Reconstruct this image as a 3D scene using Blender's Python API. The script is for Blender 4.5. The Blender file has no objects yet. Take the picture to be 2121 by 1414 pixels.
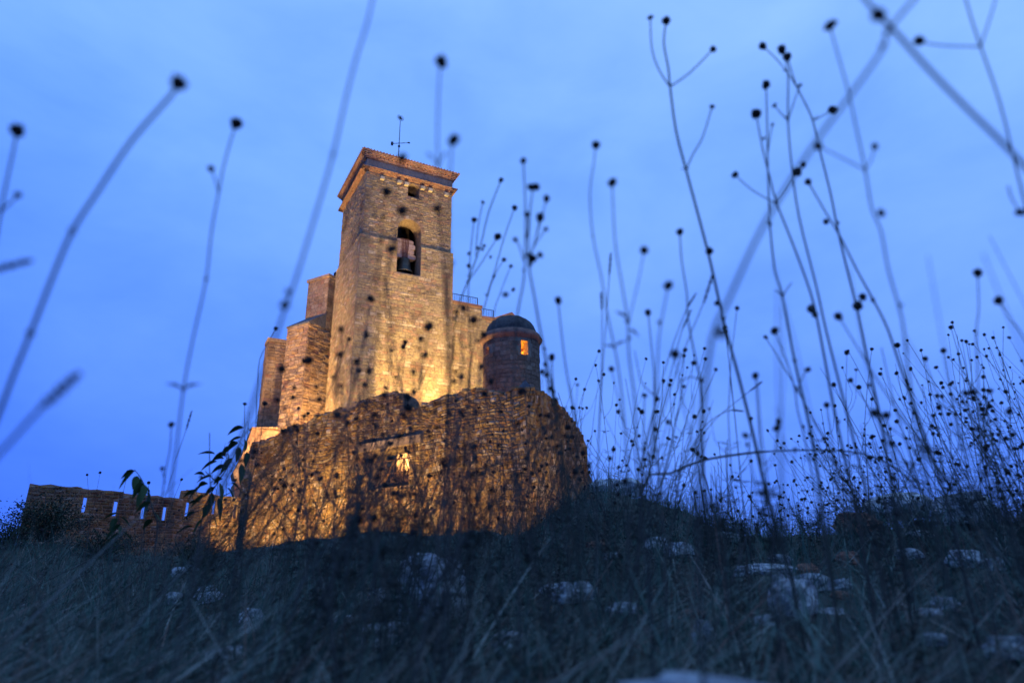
import bpy, bmesh, math, random
import numpy as np
from mathutils import Vector, Matrix, noise
R = math.radians
scn = bpy.context.scene
COL = scn.collection
rnd = random.Random(11)
V3 = Vector

# ------------------------------------------------------------------ camera
PITCH, ROLL, FPX = R(19.7), R(.85), 1414.0
cam = bpy.data.cameras.new('camera'); camo = bpy.data.objects.new('camera', cam); COL.objects.link(camo)
cam.sensor_width = 36; cam.lens = 36 * FPX / 2121; cam.clip_start = .02; cam.clip_end = 4000
camo.matrix_world = Matrix.Rotation(R(90) + PITCH, 4, 'X') @ Matrix.Rotation(-ROLL, 4, 'Z')
cam.dof.use_dof = True; cam.dof.focus_distance = 6.5; cam.dof.aperture_fstop = 3.3
scn.camera = camo
CM = camo.matrix_world.to_3x3()

def ray(u, v): return CM @ V3(((u - 1060.5) / FPX, (707 - v) / FPX, -1))
def aty(u, v, Y): r = ray(u, v); return r * (Y / r.y)
def atz(u, v, z): r = ray(u, v); return r * (z / r.z)
def az(a): return V3((math.sin(R(a)), math.cos(R(a)), 0))
def onp(u, v, P, d):
    n = V3((d.y, -d.x, 0)); r = ray(u, v); return r * (n.dot(P) / n.dot(r))
def proj(p):
    q = CM.transposed() @ V3(p); return 1060.5 + FPX * q.x / -q.z, 707 - FPX * q.y / -q.z

# ------------------------------------------------------------------ world: dusk sky
w = bpy.data.worlds.new('World'); scn.world = w; w.use_nodes = True
nt = w.node_tree; nt.nodes.clear()
def N(nt, t, **k):
    n = nt.nodes.new(t)
    for a, b in k.items():
        if a in n.inputs.keys(): n.inputs[a].default_value = b
        else: setattr(n, a, b)
    return n
def ramp(nt, stops, interp='LINEAR'):
    n = nt.nodes.new('ShaderNodeValToRGB'); cr = n.color_ramp; cr.interpolation = interp
    while len(cr.elements) < len(stops): cr.elements.new(.5)
    for e, (p, c) in zip(cr.elements, stops): e.position = p; e.color = (*c, 1)
    return n
L = nt.links.new
tc = N(nt, 'ShaderNodeTexCoord')
sep = N(nt, 'ShaderNodeSeparateXYZ'); L(tc.outputs['Generated'], sep.inputs[0])
mp = N(nt, 'ShaderNodeMapping'); mp.inputs['Scale'].default_value = (1.5, 1.5, 3.2); mp.inputs['Rotation'].default_value = (0, R(-22), 0)
L(tc.outputs['Generated'], mp.inputs[0])
n1 = N(nt, 'ShaderNodeTexNoise', Scale=2.0, Detail=5.0, Roughness=.52, Distortion=.25); L(mp.outputs[0], n1.inputs['Vector'])
grad = ramp(nt, [(0, (.085, .22, .92)), (.12, (.098, .25, .96)), (.33, (.145, .33, 1.0)), (.55, (.195, .41, 1.03)), (.76, (.23, .45, 1.08)), (1, (.42, .72, 1.4))])
L(sep.outputs[2], grad.inputs[0])
cl = ramp(nt, [(.25, (.72, .79, .90)), (.42, (.90, .93, .97)), (.55, (1.04, 1.02, 1.0)), (.75, (1.25, 1.15, 1.03))]); L(n1.outputs[0], cl.inputs[0])
# the glow of the last light lies ahead, the sky to the left is deeper
sx = N(nt, 'ShaderNodeMapRange'); L(sep.outputs[0], sx.inputs[0])
sx.inputs[1].default_value = -.75; sx.inputs[2].default_value = .15; sx.inputs[3].default_value = .80; sx.inputs[4].default_value = 1.0
mx = N(nt, 'ShaderNodeMix', data_type='RGBA', blend_type='MULTIPLY'); mx.inputs[0].default_value = 1
L(grad.outputs[0], mx.inputs[6]); L(cl.outputs[0], mx.inputs[7])
gx = N(nt, 'ShaderNodeGamma'); L(mx.outputs[2], gx.inputs[0])
inv = N(nt, 'ShaderNodeMath', operation='DIVIDE'); inv.inputs[0].default_value = 1.0; L(sx.outputs[0], inv.inputs[1]); L(inv.outputs[0], gx.inputs[1])
bg = N(nt, 'ShaderNodeBackground', Strength=1.22); L(gx.outputs[0], bg.inputs[0])
wo = N(nt, 'ShaderNodeOutputWorld'); L(bg.outputs[0], wo.inputs[0])
scn.view_settings.view_transform = 'Standard'; scn.view_settings.look = 'None'
scn.view_settings.exposure = 0; scn.view_settings.gamma = 1
scn.render.engine = 'CYCLES'

# ------------------------------------------------------------------ materials
def mat(name, rough=.9, spec=.2):
    m = bpy.data.materials.new(name); m.use_nodes = True
    b = m.node_tree.nodes['Principled BSDF']; b.inputs['Roughness'].default_value = rough
    b.inputs['Specular IOR Level'].default_value = spec
    return m, m.node_tree, b
def plain(name, c, rough=.8, metal=0, var=.35, sc=30):
    m, nt, b = mat(name, rough); b.inputs['Metallic'].default_value = metal
    tc = N(nt, 'ShaderNodeTexCoord'); n = N(nt, 'ShaderNodeTexNoise', Scale=sc, Detail=3.0)
    nt.links.new(tc.outputs['Object'], n.inputs['Vector'])
    r = ramp(nt, [(.3, [x * (1 - var) for x in c]), (.7, [x * (1 + var) for x in c])])
    nt.links.new(n.outputs[0], r.inputs[0]); nt.links.new(r.outputs[0], b.inputs['Base Color'])
    return m
def stone(name, cols, stain=.5, bump=.6, sc=1.0):
    m, nt, b = mat(name, .93, .12); l = nt.links.new
    at = N(nt, 'ShaderNodeAttribute'); at.attribute_name = 'rnd'
    r = ramp(nt, [(i / (len(cols) - 1), c) for i, c in enumerate(cols)]); l(at.outputs['Fac'], r.inputs[0])
    tc = N(nt, 'ShaderNodeTexCoord')
    n1 = N(nt, 'ShaderNodeTexNoise', Scale=.55 * sc, Detail=6.0, Roughness=.65); l(tc.outputs['Object'], n1.inputs['Vector'])
    n2 = N(nt, 'ShaderNodeTexNoise', Scale=7 * sc, Detail=5.0, Roughness=.7); l(tc.outputs['Object'], n2.inputs['Vector'])
    s1 = ramp(nt, [(.33, (1 - stain, 1 - stain * 1.05, 1 - stain * .95)), (.52, (1, 1, 1)), (.75, (1.15, 1.1, .95))]); l(n1.outputs[0], s1.inputs[0])
    s2 = ramp(nt, [(.3, (.55, .52, .5)), (.5, (.95, .95, .95)), (.75, (1.25, 1.22, 1.15))]); l(n2.outputs[0], s2.inputs[0])
    a = N(nt, 'ShaderNodeMix', data_type='RGBA', blend_type='MULTIPLY'); a.inputs[0].default_value = 1
    l(r.outputs[0], a.inputs[6]); l(s1.outputs[0], a.inputs[7])
    c = N(nt, 'ShaderNodeMix', data_type='RGBA', blend_type='MULTIPLY'); c.inputs[0].default_value = 1
    l(a.outputs[2], c.inputs[6]); l(s2.outputs[0], c.inputs[7]); l(c.outputs[2], b.inputs['Base Color'])
    n3 = N(nt, 'ShaderNodeTexNoise', Scale=14 * sc, Detail=6.0, Roughness=.75); l(tc.outputs['Object'], n3.inputs['Vector'])
    bp = N(nt, 'ShaderNodeBump', Strength=bump, Distance=.12 / sc ** 1.6); l(n3.outputs[0], bp.inputs['Height']); l(bp.outputs[0], b.inputs['Normal'])
    return m
def attrmat(name, cols, rough=.85):
    m, nt, b = mat(name, rough, .15)
    at = N(nt, 'ShaderNodeAttribute'); at.attribute_name = 'rnd'
    r = ramp(nt, [(i / (len(cols) - 1), c) for i, c in enumerate(cols)]); nt.links.new(at.outputs['Fac'], r.inputs[0])
    nt.links.new(r.outputs[0], b.inputs['Base Color']); return m

M = {}
M['tower'] = stone('tower_sandstone', [(.33, .24, .115), (.43, .325, .155), (.36, .28, .15), (.47, .36, .18), (.35, .26, .14), (.44, .265, .14), (.56, .46, .28)], .5, .9)
M['mortar'] = stone('old_mortar', [(.27, .20, .13), (.33, .25, .16)], .45, .8)
M['shaded_stone'] = stone('shaded_chamber_stone', [(.10, .075, .055), (.16, .12, .09)], .4, .7)  # dark tone puts the shade of the bell chamber into the colour
M['brick'] = stone('brick_cornice', [(.36, .19, .11), (.48, .27, .16), (.45, .31, .19), (.33, .17, .10)], .3, .5)
M['plaster'] = stone('grey_plaster', [(.27, .21, .15), (.32, .25, .18)], .35, .6)
M['rubble'] = stone('rubble_stone', [(.17, .12, .06), (.31, .21, .085), (.20, .145, .09), (.38, .27, .12), (.27, .15, .07), (.30, .25, .17), (.52, .44, .32)], .66, 1.0, .8)
M['brown'] = stone('brown_turret_stone', [(.17, .10, .06), (.27, .165, .10), (.21, .13, .085), (.33, .22, .14)], .5, .9)
M['pale'] = stone('lit_look_corbel_stone', [(.5, .42, .24), (.58, .5, .3)], .2, .4)  # paler than the tower stone so the corbels look lit from below
M['ashlar'] = stone('buttress_ashlar', [(.36, .22, .11), (.45, .30, .16), (.40, .27, .16), (.52, .37, .22), (.38, .20, .12)], .35, .7)
M['slate'] = stone('weathered_slab', [(.16, .155, .14), (.22, .21, .19)], .4, .7)
M['lead'] = stone('dome_render', [(.075, .07, .06), (.13, .12, .10)], .5, .7)
M['iron'] = plain('dark_iron', (.03, .03, .032), .6, .4)
M['bronze'] = plain('bell_bronze', (.05, .055, .045), .45, .7, .3, 4)
M['rust'] = plain('rusty_pipe', (.13, .05, .035), .8)
M['wood'] = plain('old_wood', (.11, .06, .035), .85)
M['yoke'] = stone('yoke_blocks', [(.33, .25, .22), (.40, .31, .28)], .35, .5)
M['tile'] = stone('clay_tile', [(.24, .14, .095), (.30, .18, .12)], .5, .6)
M['stem'] = attrmat('dry_stem', [(.04, .042, .034), (.085, .08, .06), (.06, .07, .045)])
M['near'] = attrmat('near_herb', [(.05, .06, .03), (.10, .10, .06), (.13, .11, .08)])
M['head'] = plain('seed_head_brown', (.020, .016, .013), .95, 0, .5, 300)
M['spike'] = plain('grass_spike', (.035, .03, .022), .95, 0, .4, 200)
M['leaf'] = attrmat('green_leaf', [(.02, .045, .014), (.035, .07, .022), (.05, .085, .03)], .6)
M['shrub'] = attrmat('shrub_leaf', [(.02, .035, .018), (.04, .06, .03), (.06, .08, .045)], .7)
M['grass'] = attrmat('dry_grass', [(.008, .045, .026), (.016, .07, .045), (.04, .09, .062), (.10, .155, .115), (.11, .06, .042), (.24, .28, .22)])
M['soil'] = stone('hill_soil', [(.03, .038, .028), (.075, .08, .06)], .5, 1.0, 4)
M['rock'] = stone('limestone_rock', [(.30, .34, .33), (.46, .50, .48)], .7, 1.2, 9)
M['redrock'] = stone('rusty_rock', [(.20, .10, .06), (.27, .15, .10)], .5, 1.0, 9)

# ------------------------------------------------------------------ helpers
def tag(o, label=None, cat=None, group=None, kind=None):
    for k, v in (('label', label), ('category', cat), ('group', group), ('kind', kind)):
        if v: o[k] = v
    return o
def thing(name, loc, label, cat, group=None):
    o = bpy.data.objects.new(name, None); COL.objects.link(o); o.location = loc; o.empty_display_size = .2
    return tag(o, label, cat, group)
class MB:
    def __init__(s): s.v = []; s.f = []; s.r = []
    def face(s, pts, r=.5):
        n = len(s.v); s.v += [tuple(p) for p in pts]; s.f.append(tuple(range(n, n + len(pts)))); s.r.append(r)
    def mesh(s, vs, fs, r=.5):
        n = len(s.v); s.v += [tuple(p) for p in vs]
        for f in fs: s.f.append(tuple(n + i for i in f)); s.r.append(r)
    def box8(s, a, b, r=.5):            # a, b : two quads facing each other
        s.mesh(list(a) + list(b), [(0, 1, 2, 3), (7, 6, 5, 4), (0, 4, 5, 1), (1, 5, 6, 2), (2, 6, 7, 3), (3, 7, 4, 0)], r)
    def box(s, o, x, y, z, r=.5):       # corner o and three edge vectors
        o, x, y, z = V3(o), V3(x), V3(y), V3(z)
        s.box8([o, o + x, o + x + y, o + y], [o + z, o + x + z, o + x + y + z, o + y + z], r)
    def tube(s, pts, rad, n=5, r=.5, cap=True):
        pts = [V3(p) for p in pts]; rs = rad if isinstance(rad, (list, tuple)) else [rad] * len(pts)
        base = len(s.v); a = V3((0, 0, 1)); 
        for i, p in enumerate(pts):
            t = (pts[min(i + 1, len(pts) - 1)] - pts[max(i - 1, 0)])
            if t.length < 1e-9: t = V3((0, 0, 1))
            t.normalize(); a = V3((0, 1, 0)) if abs(t.y) < .9 else V3((1, 0, 0))
            x = t.cross(a).normalized(); y = t.cross(x)
            for k in range(n):
                c = 2 * math.pi * k / n; s.v.append(tuple(p + (x * math.cos(c) + y * math.sin(c)) * rs[i]))
        for i in range(len(pts) - 1):
            for k in range(n):
                q = base + i * n; s.f.append((q + k, q + (k + 1) % n, q + n + (k + 1) % n, q + n + k)); s.r.append(r)
        if cap and n > 2:
            s.f.append(tuple(base + k for k in range(n))[::-1]); s.r.append(r)
            s.f.append(tuple(base + (len(pts) - 1) * n + k for k in range(n))); s.r.append(r)
    def lathe(s, c, prof, n=32, r=.5):
        c = V3(c); base = len(s.v)
        for (rr, z) in prof:
            for k in range(n):
                a = 2 * math.pi * k / n; s.v.append((c.x + rr * math.cos(a), c.y + rr * math.sin(a), c.z + z))
        for i in range(len(prof) - 1):
            for k in range(n):
                q = base + i * n; s.f.append((q + k, q + (k + 1) % n, q + n + (k + 1) % n, q + n + k)); s.r.append(r)
    def build(s, name, m, parent=None, smooth=False):
        me = bpy.data.meshes.new(name); me.from_pydata(s.v, [], s.f)
        a = me.attributes.new('rnd', 'FLOAT', 'FACE'); a.data.foreach_set('value', s.r)
        me.materials.append(m); 
        if smooth: me.polygons.foreach_set('use_smooth', [True] * len(me.polygons))
        me.update(); o = bpy.data.objects.new(name, me); COL.objects.link(o)
        if parent:
            o.parent = parent; o.matrix_parent_inverse = Matrix.Translation(-pw(parent))
        return o
def pw(o):
    l = V3(o.location)
    if o.parent: l = l + pw(o.parent)
    # parts of parts keep identity location, only the Empty carries an offset
    return l

def slab(mb, P, d, n, outline, holes, th, r=.5):
    """solid wall: outline and holes in (s, z) on the plane P + s d, extruded th along n (inwards)"""
    bm = bmesh.new()
    def loop(pts):
        vs = [bm.verts.new(P + d * s + V3((0, 0, z - P.z))) for s, z in pts]
        for i in range(len(vs)): bm.edges.new((vs[i], vs[(i + 1) % len(vs)]))
    loop(outline)
    for h in holes: loop(h)
    bmesh.ops.triangle_fill(bm, use_beauty=True, edges=bm.edges[:])
    ex = bmesh.ops.extrude_face_region(bm, geom=bm.faces[:])
    bmesh.ops.translate(bm, vec=n * th, verts=[g for g in ex['geom'] if isinstance(g, bmesh.types.BMVert)])
    bmesh.ops.recalc_face_normals(bm, faces=bm.faces[:])
    bm.verts.index_update()
    mb.mesh([v.co.copy() for v in bm.verts], [[v.index for v in f.verts] for f in bm.faces], r)
    bm.free()

def facing(mb, P, d, out, z0, z1, inter, hrow, wst, prot=.05, gap=.012, jit=.02, seed=0, rr=None, wob=0):
    """courses of separate stones standing proud of a wall plane; inter(z) -> free intervals of s"""
    q = random.Random(seed); z = z0
    while z < z1 - .05:
        h = q.uniform(*hrow); h = min(h, z1 - z)
        for (a, b) in inter(z + h / 2):
            s = a
            while s < b - .04:
                ww = min(q.uniform(*wst), b - s)
                if b - s - ww < .08: ww = b - s
                p = q.uniform(.3, 1) * prot; g = gap
                j = lambda: q.uniform(-jit, jit)
                A = [(s + g * .3, z + g * .3), (s + ww - g * .3, z + g * .3), (s + ww - g * .3, z + h - g * .3), (s + g * .3, z + h - g * .3)]
                bev = min(.03, h * .2)
                B = [(s + g + bev * q.random() + abs(j()), z + g + bev * q.random() + abs(j())), (s + ww - g - bev * q.random() - abs(j()), z + g + bev * q.random() + abs(j())),
                     (s + ww - g - bev * q.random() - abs(j()), z + h - g - bev * q.random() - abs(j())), (s + g + bev * q.random() + abs(j()), z + h - g - bev * q.random() - abs(j()))]
                F = lambda t, e: P + d * t[0] + V3((0, 0, t[1] - P.z + (wob * noise.noise(V3((t[0] * .55, t[1] * .8, seed))) + wob * .12 * noise.noise(V3((t[0] * 2.1, t[1] * 1.6, seed + 9))) if wob else 0))) + out * e
                lo = [F(t, -.01) for t in A]; hi = [F(t, p + q.uniform(-.35, .35) * prot) for t in B]
                mb.mesh(lo + hi, [(4, 5, 6, 7), (0, 1, 5, 4), (1, 2, 6, 5), (2, 3, 7, 6), (3, 0, 4, 7)], q.random() if rr is None else q.uniform(*rr))
                s += ww
        z += h

def minus(iv, cuts):
    for (c0, c1) in cuts:
        o = []
        for a, b in iv:
            if c1 <= a or c0 >= b: o.append((a, b)); continue
            if c0 > a: o.append((a, c0))
            if c1 < b: o.append((c1, b))
        iv = o
    return iv

def arch(sc, w, zb, zs, n=12, rise=None):
    r = w / 2; rise = rise or r
    return [(sc - r, zb), (sc + r, zb)] + [(sc + r * math.cos(math.pi * k / n), zs + rise * math.sin(math.pi * k / n)) for k in range(n + 1)]
def archcut(sc, w, zb, zs, rise=None):
    r = w / 2; rise = rise or r
    def f(z):
        if z < zb or z > zs + rise: return []
        if z <= zs: return [(sc - r, sc + r)]
        x = r * math.sqrt(max(0, 1 - ((z - zs) / rise) ** 2)); return [(sc - x, sc + x)]
    return f

# ------------------------------------------------------------------ terrain
CR = [(-400, 1120), (0, 1118), (120, 1122), (330, 1150), (430, 1144), (520, 1128), (620, 1114), (700, 1104), (800, 1092), (900, 1104), (1000, 1094), (1090, 1098), (1150, 1048), (1190, 1022), (1260, 1012), (1330, 1030), (1420, 1052),
      (1480, 1085), (1600, 1105), (1700, 1110), (1800, 1085), (1900, 1075), (2040, 1068), (2121, 1075), (2500, 1080)]
CD = [(-400, 7), (500, 6.5), (1000, 5.5), (1120, 4.2), (1420, 4.0), (1520, 3.6), (1750, 3.2), (2121, 3.0), (2500, 3)]
def lerp(tb, x):
    if x <= tb[0][0]: return tb[0][1]
    for (a, fa), (b, fb) in zip(tb, tb[1:]):
        if x <= b:
            t = (x - a) / (b - a); return fa + (fb - fa) * t
    return tb[-1][1]
SL = []
for u in range(-400, 2520, 20):
    r = ray(u, lerp(CR, u)); SL.append((r.x / r.y, r.z / r.y, lerp(CD, u)))
TR = [(a, b) for a, b, c in SL]; TD = [(a, c) for a, b, c in SL]
def smooth(t): t = max(0, min(1, t)); return t * t * (3 - 2 * t)
def ground(x, y, fine=True):
    if y < .3: t = x / .3 if y <= 0.3 else 0
    t = max(-3, min(3, x / max(y, .3)))
    rc, D = lerp(TR, t), lerp(TD, t)
    if y <= 1: z = -.145
    elif y <= D:
        q = ((y - 1) / (D - 1)) ** .62; z = y * (-.145 + (rc + .145) * q)
    else:
        zc = rc * D; z = zc * (1 - .35 * smooth((y - D) / 3)) ; z = z + (1.3 - z) * smooth((y - D - 2) / 22)
        if y > 60: z = 1.3 - 22 * smooth((y - 60) / 200)
    if fine:
        a = .02 + .02 * min(3, max(0, y))
        if y < 25: z += a * .5 * noise.noise(V3((x * 2.3, y * 2.3, 1))) - .25 * a + a * .35 * noise.noise(V3((x * 7, y * 7, 4)))
    return z
ys = list(np.concatenate([np.linspace(-6, .2, 14), np.geomspace(.25, 12, 120), np.geomspace(12.5, 3000, 40)]))
ts = np.concatenate([np.linspace(-3, -1.02, 20), np.linspace(-1, 1, 150), np.linspace(1.02, 3, 20)])
vs, fs = [], []
for y in ys:
    k = max(y, 1.2) if y > 0 else 1.2
    for t in ts:
        x = t * k; vs.append((x, y, ground(x, y)))
nx = len(ts)
for i in range(len(ys) - 1):
    for j in range(nx - 1):
        fs.append((i * nx + j, i * nx + j + 1, (i + 1) * nx + j + 1, (i + 1) * nx + j))
g = MB(); g.v = vs; g.f = fs; g.r = [.5] * len(fs)
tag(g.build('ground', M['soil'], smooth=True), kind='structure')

# ------------------------------------------------------------------ bell tower
E1, E2 = az(62), az(-28)
C = V3((-9.777, 40, 0)); UP = V3((0, 0, 1))
W, DP = 6.3, 6.15
def T(s, d, z): return C + E1 * s + E2 * d + UP * z
def tw(u, v, off=0):                                # pixel -> (s, z) on the front plane moved out by off
    P = C - E2 * off; q = onp(u, v, P, E1); return (q - P).dot(E1), q.z
tower = thing('bell_tower', C + UP * 1.2, 'tall square golden stone bell tower lit from below with an arched bell opening', 'tower')
zs_ = tw(756, 487)[1]                               # string course
z_lc0, z_lc1 = tw(770, 356)[1], tw(766, 343, .35)[1]
z_uc1 = tw(771.5, 309, .42)[1]; z_uc0 = z_uc1 - .55
print('Z', zs_, z_lc0, z_lc1, z_uc0, z_uc1, 'open', tw(818, 563), tw(868, 573), tw(849, 455), 'bell', tw(842, 565))
o0, o1 = tw(819.5, 564), tw(869, 573); sc = (o0[0] + o1[0]) / 2; bw = o1[0] - o0[0]; zb = (o0[1] + o1[1]) / 2; zt = tw(849, 455)[1]; zsp = zt - bw / 2
q0, q1 = tw(844.5, 406), tw(868, 411); sc2 = (q0[0] + q1[0]) / 2; bw2 = q1[0] - q0[0]; zb2 = (q0[1] + q1[1]) / 2; zt2 = tw(857, 382)[1]; zsp2 = zt2 - .25
puts = [tw(u, v) for u, v in ((790.5, 373), (825.5, 381), (840.5, 385), (874, 393), (890, 397.5), (923, 406.5), (790, 417))]
wall = MB(); core = MB()
TH = 1.15
holes = [arch(sc, bw, zb, zsp), arch(sc2, bw2, zb2, zsp2, 8, .25)]
# lower shaft (wider by .14 and slightly battered) and upper shaft; only the front slab of the upper part is pierced
LO = .14
hl, hr_ = sc - bw / 2, sc + bw / 2
slab(core, T(-LO, -LO, 1.0), E1, E2, [(0, 1), (W + 2 * LO, 1), (W + 2 * LO, zs_), (hr_ + LO, zs_), (hr_ + LO, zb), (hl + LO, zb), (hl + LO, zs_), (0, zs_)], [], TH)
slab(core, T(0, 0, zs_), E1, E2, [(0, zs_), (hl, zs_)] + arch(sc, bw, zb, zsp)[2:][::-1] + [(hr_, zs_), (W, zs_), (W, z_uc0), (0, z_uc0)], [holes[1]], TH)
for (off, za, zc) in ((LO, 1.0, zs_), (0, zs_, z_uc0)):
    for s0 in (-off, W + off - TH):                  # side walls
        wall_o = T(s0, TH - off, za); core.box(wall_o, E1 * TH, E2 * (DP + 2 * off - 2 * TH), UP * (zc - za))
    core.box(T(-off, DP + off - TH, za), E1 * (W + 2 * off), E2 * TH, UP * (zc - za))
core.box(T(.6, .6, z_uc0 - .3), E1 * (W - 1.2), E2 * (DP - 1.2), UP * .3)
core.box(T(1, 1, zb - .6), E1 * (W - 2), E2 * (DP - 2), UP * .35)
core.build('core', M['mortar'], tower)
c1, c2 = archcut(sc, bw, zb, zsp), archcut(sc2, bw2, zb2, zsp2, .25)
def ring(z):
    return c1(z) and [(sc - bw / 2 - .22, sc + bw / 2 + .22)] if z > zsp - .2 and z < zt + .22 else c1(z)
def vcut(z):
    r = bw / 2 + .26
    if z < zb or z > zsp + r: return []
    if z <= zsp: return [(sc - bw / 2, sc + bw / 2)]
    x = r * math.sqrt(max(0, 1 - ((z - zsp) / r) ** 2)); return [(sc - x, sc + x)]
def pcut(z): return [(s - .17, s + .17) for s, zz in puts[:6] if abs(z - zz) < .17] + [(s - .1, s + .1) for s, zz in puts[6:] if abs(z - zz) < .1]
f_lo = lambda z: minus([(-LO, W + LO)], c1(z) if z < zs_ else [])
facing(wall, C - E2 * LO + UP, E1, -E2, 1.2, zs_, f_lo, (.17, .27), (.25, .62), .032, .012, .012, 1)
facing(wall, C + UP, E1, -E2, zs_ + .02, z_lc0, lambda z: minus([(0, W)], vcut(z) + c2(z) + pcut(z)), (.12, .21), (.2, .5), .05, .012, .015, 2)
facing(wall, C - E1 * LO + UP, E2, -E1, 1.2, zs_, lambda z: [(-LO, DP + LO)], (.17, .27), (.25, .62), .032, .012, .012, 3)
facing(wall, C + UP, E2, -E1, zs_ + .02, z_lc0, lambda z: [(0, DP)], (.12, .21), (.2, .5), .05, .012, .015, 4)
facing(wall, C + E1 * (W + LO) + UP, E2, E1, 1.2, zs_, lambda z: [(-LO, DP + LO)], (.2, .3), (.3, .7), .03, .012, .012, 5)
facing(wall, C + E1 * W + UP, E2, E1, zs_ + .02, z_lc0, lambda z: [(0, DP)], (.2, .3), (.3, .6), .03, .012, .012, 6)
# voussoirs of the bell arch
r0, r1 = bw / 2, bw / 2 + .25; nv = 15
for k in range(nv):
    a0, a1 = math.pi * (k + .04) / nv, math.pi * (k + .96) / nv
    pts = [(sc + r * math.cos(a), zsp + r * math.sin(a)) for r, a in ((r0, a0), (r1, a0), (r1, a1), (r0, a1))]
    e = rnd.uniform(.02, .05)
    wall.box8([T(s, -e, z) for s, z in pts], [T(s, .02, z) for s, z in pts], rnd.uniform(.5, 1))
wall.build('wall', M['tower'], tower)
# cornices: courses of stepped brick, plain frieze between
cor = MB(); fr = MB()
def course(mb, off, z0, z1, dent=None, q=rnd):
    """ring of bricks projecting by off"""
    for (a, b, o, dr, out) in ((T(-off, -off, 0), T(W + off, -off, 0), 0, E1, E2), (T(-off, -off, 0), T(-off, DP + off, 0), 0, E2, E1),
                               (T(W + off, -off, 0), T(W + off, DP + off, 0), 0, E2, -E1), (T(-off, DP + off, 0), T(W + off, DP + off, 0), 0, E1, -E2)):
        Ln = (b - a).length; s = 0
        while s < Ln - .02:
            bl = min(q.uniform(.24, .32), Ln - s); gp = .012 if not dent else .07
            mb.box(a + dr * (s + gp / 2) + UP * (z0 + .008) + out * q.uniform(-.012, .012), dr * (bl - gp), out * (off + .16), UP * (z1 - z0 - .012), q.random()); s += bl
n_ = 5; hh = (z_lc1 - z_lc0) / n_
for k in range(n_): course(cor, .05 + .30 * ((k + 1) / n_), z_lc0 + k * hh, z_lc0 + (k + 1) * hh, dent=(k == 2))
hh = (z_uc1 - z_uc0 - .08) / 5
for k in range(5): course(cor, .06 + .34 * ((k + 1) / 5), z_uc0 + k * hh, z_uc0 + (k + 1) * hh, dent=(k == 2))
cor.build('cornice', M['brick'], tower)
fr.box(T(-.03, -.03, z_lc1 - .05), E1 * (W + .06), E2 * .25, UP * (z_uc0 - z_lc1 + .1))
fr.box(T(-.03, .22, z_lc1 - .05), E1 * .25, E2 * (DP - .22), UP * (z_uc0 - z_lc1 + .1), .2)
fr.box(T(W - .22, .22, z_lc1 - .05), E1 * .25, E2 * (DP - .22), UP * (z_uc0 - z_lc1 + .1), .2)
fr.build('frieze', M['plaster'], tower)
# roof: low pyramid of clay tiles, small dark cupola
rf = MB(); oo = .46; zr = z_uc1 - .075
cs = [T(-oo, -oo, zr), T(W + oo, -oo, zr), T(W + oo, DP + oo, zr), T(-oo, DP + oo, zr)]; ap = T(W / 2, DP / 2, zr + 1.0)
for k in range(4): rf.face([cs[k], cs[(k + 1) % 4], ap], .4)
rf.face(cs[::-1], .6)
for (a, b, dr) in ((cs[0], cs[1], E1), (cs[0], cs[3], E2)):
    n = int((b - a).length / .22)
    for k in range(n):
        p = a + (b - a) * ((k + .5) / n); nr = (E2 if dr is E1 else E1)
        rf.tube([p - nr * .03 + UP * .012, p + nr * .5 + UP * .08], .045, 6, rnd.random())
rf.build('roof', M['tile'], tower)
cu = MB(); cu.lathe(T(W / 2, DP / 2, zr + .3), [(1.25, 0), (1.25, .75), (1.33, .78), (1.33, .88), (1.15, 1.25), (.8, 1.6), (.35, 1.82), (.05, 1.9), (0, 1.9)], 24)
cup = cu.build('cupola', M['lead'], tower, True)
zc_ = zr + 2.2
# weather vane: height from the photograph
pc = T(W / 2, DP / 2, 0); ztop = None
for k in range(400):
    z = zc_ + k * .02
    if proj(pc + UP * z)[1] <= 240: ztop = z; break
ztop = ztop or zc_ + 3
vane = MB(); vane.tube([pc + UP * (zc_ - .15), pc + UP * ztop], [.035, .022], 6)
vane.lathe(pc + UP * (zc_ + 1.3), [(.0, -.1), (.09, -.05), (.1, 0), (.09, .05), (0, .1)], 10)
dv = (E1 * .8 - E2 * .25).normalized(); zz = zc_ + (ztop - zc_) * .36
vane.tube([pc + UP * zz - dv * .5 - UP * .0, pc + UP * (zz + .22) + dv * .75], .025, 5)
vane.box(pc + UP * (zz - .17) - dv * .62, dv * .18, E2 * .02, UP * .34)
vane.box(pc + UP * (zz + .16) + dv * .66, dv * .16, E2 * .02, UP * .12)
for k in range(8):
    a = math.pi * k / 8; e = E1 * math.cos(a) + UP * math.sin(a)
    if abs(math.sin(a)) < .99: vane.tube([pc + UP * (ztop - .22) - e * .30, pc + UP * (ztop - .22) + e * .30], .016, 4)
vn = thing('weather_vane', pc + UP * zc_, 'thin iron weather vane with a star on the bell tower roof', 'weather vane')
vane.build('mast', M['iron'], vn)
# corbel blocks (square stones, paler tone adds to their lit look)
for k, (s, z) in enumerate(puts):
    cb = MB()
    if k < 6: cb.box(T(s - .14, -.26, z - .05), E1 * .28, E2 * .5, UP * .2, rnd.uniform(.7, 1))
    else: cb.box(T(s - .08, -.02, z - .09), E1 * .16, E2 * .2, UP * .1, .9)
    cb.build('corbel', M['pale'], tower)
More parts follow.
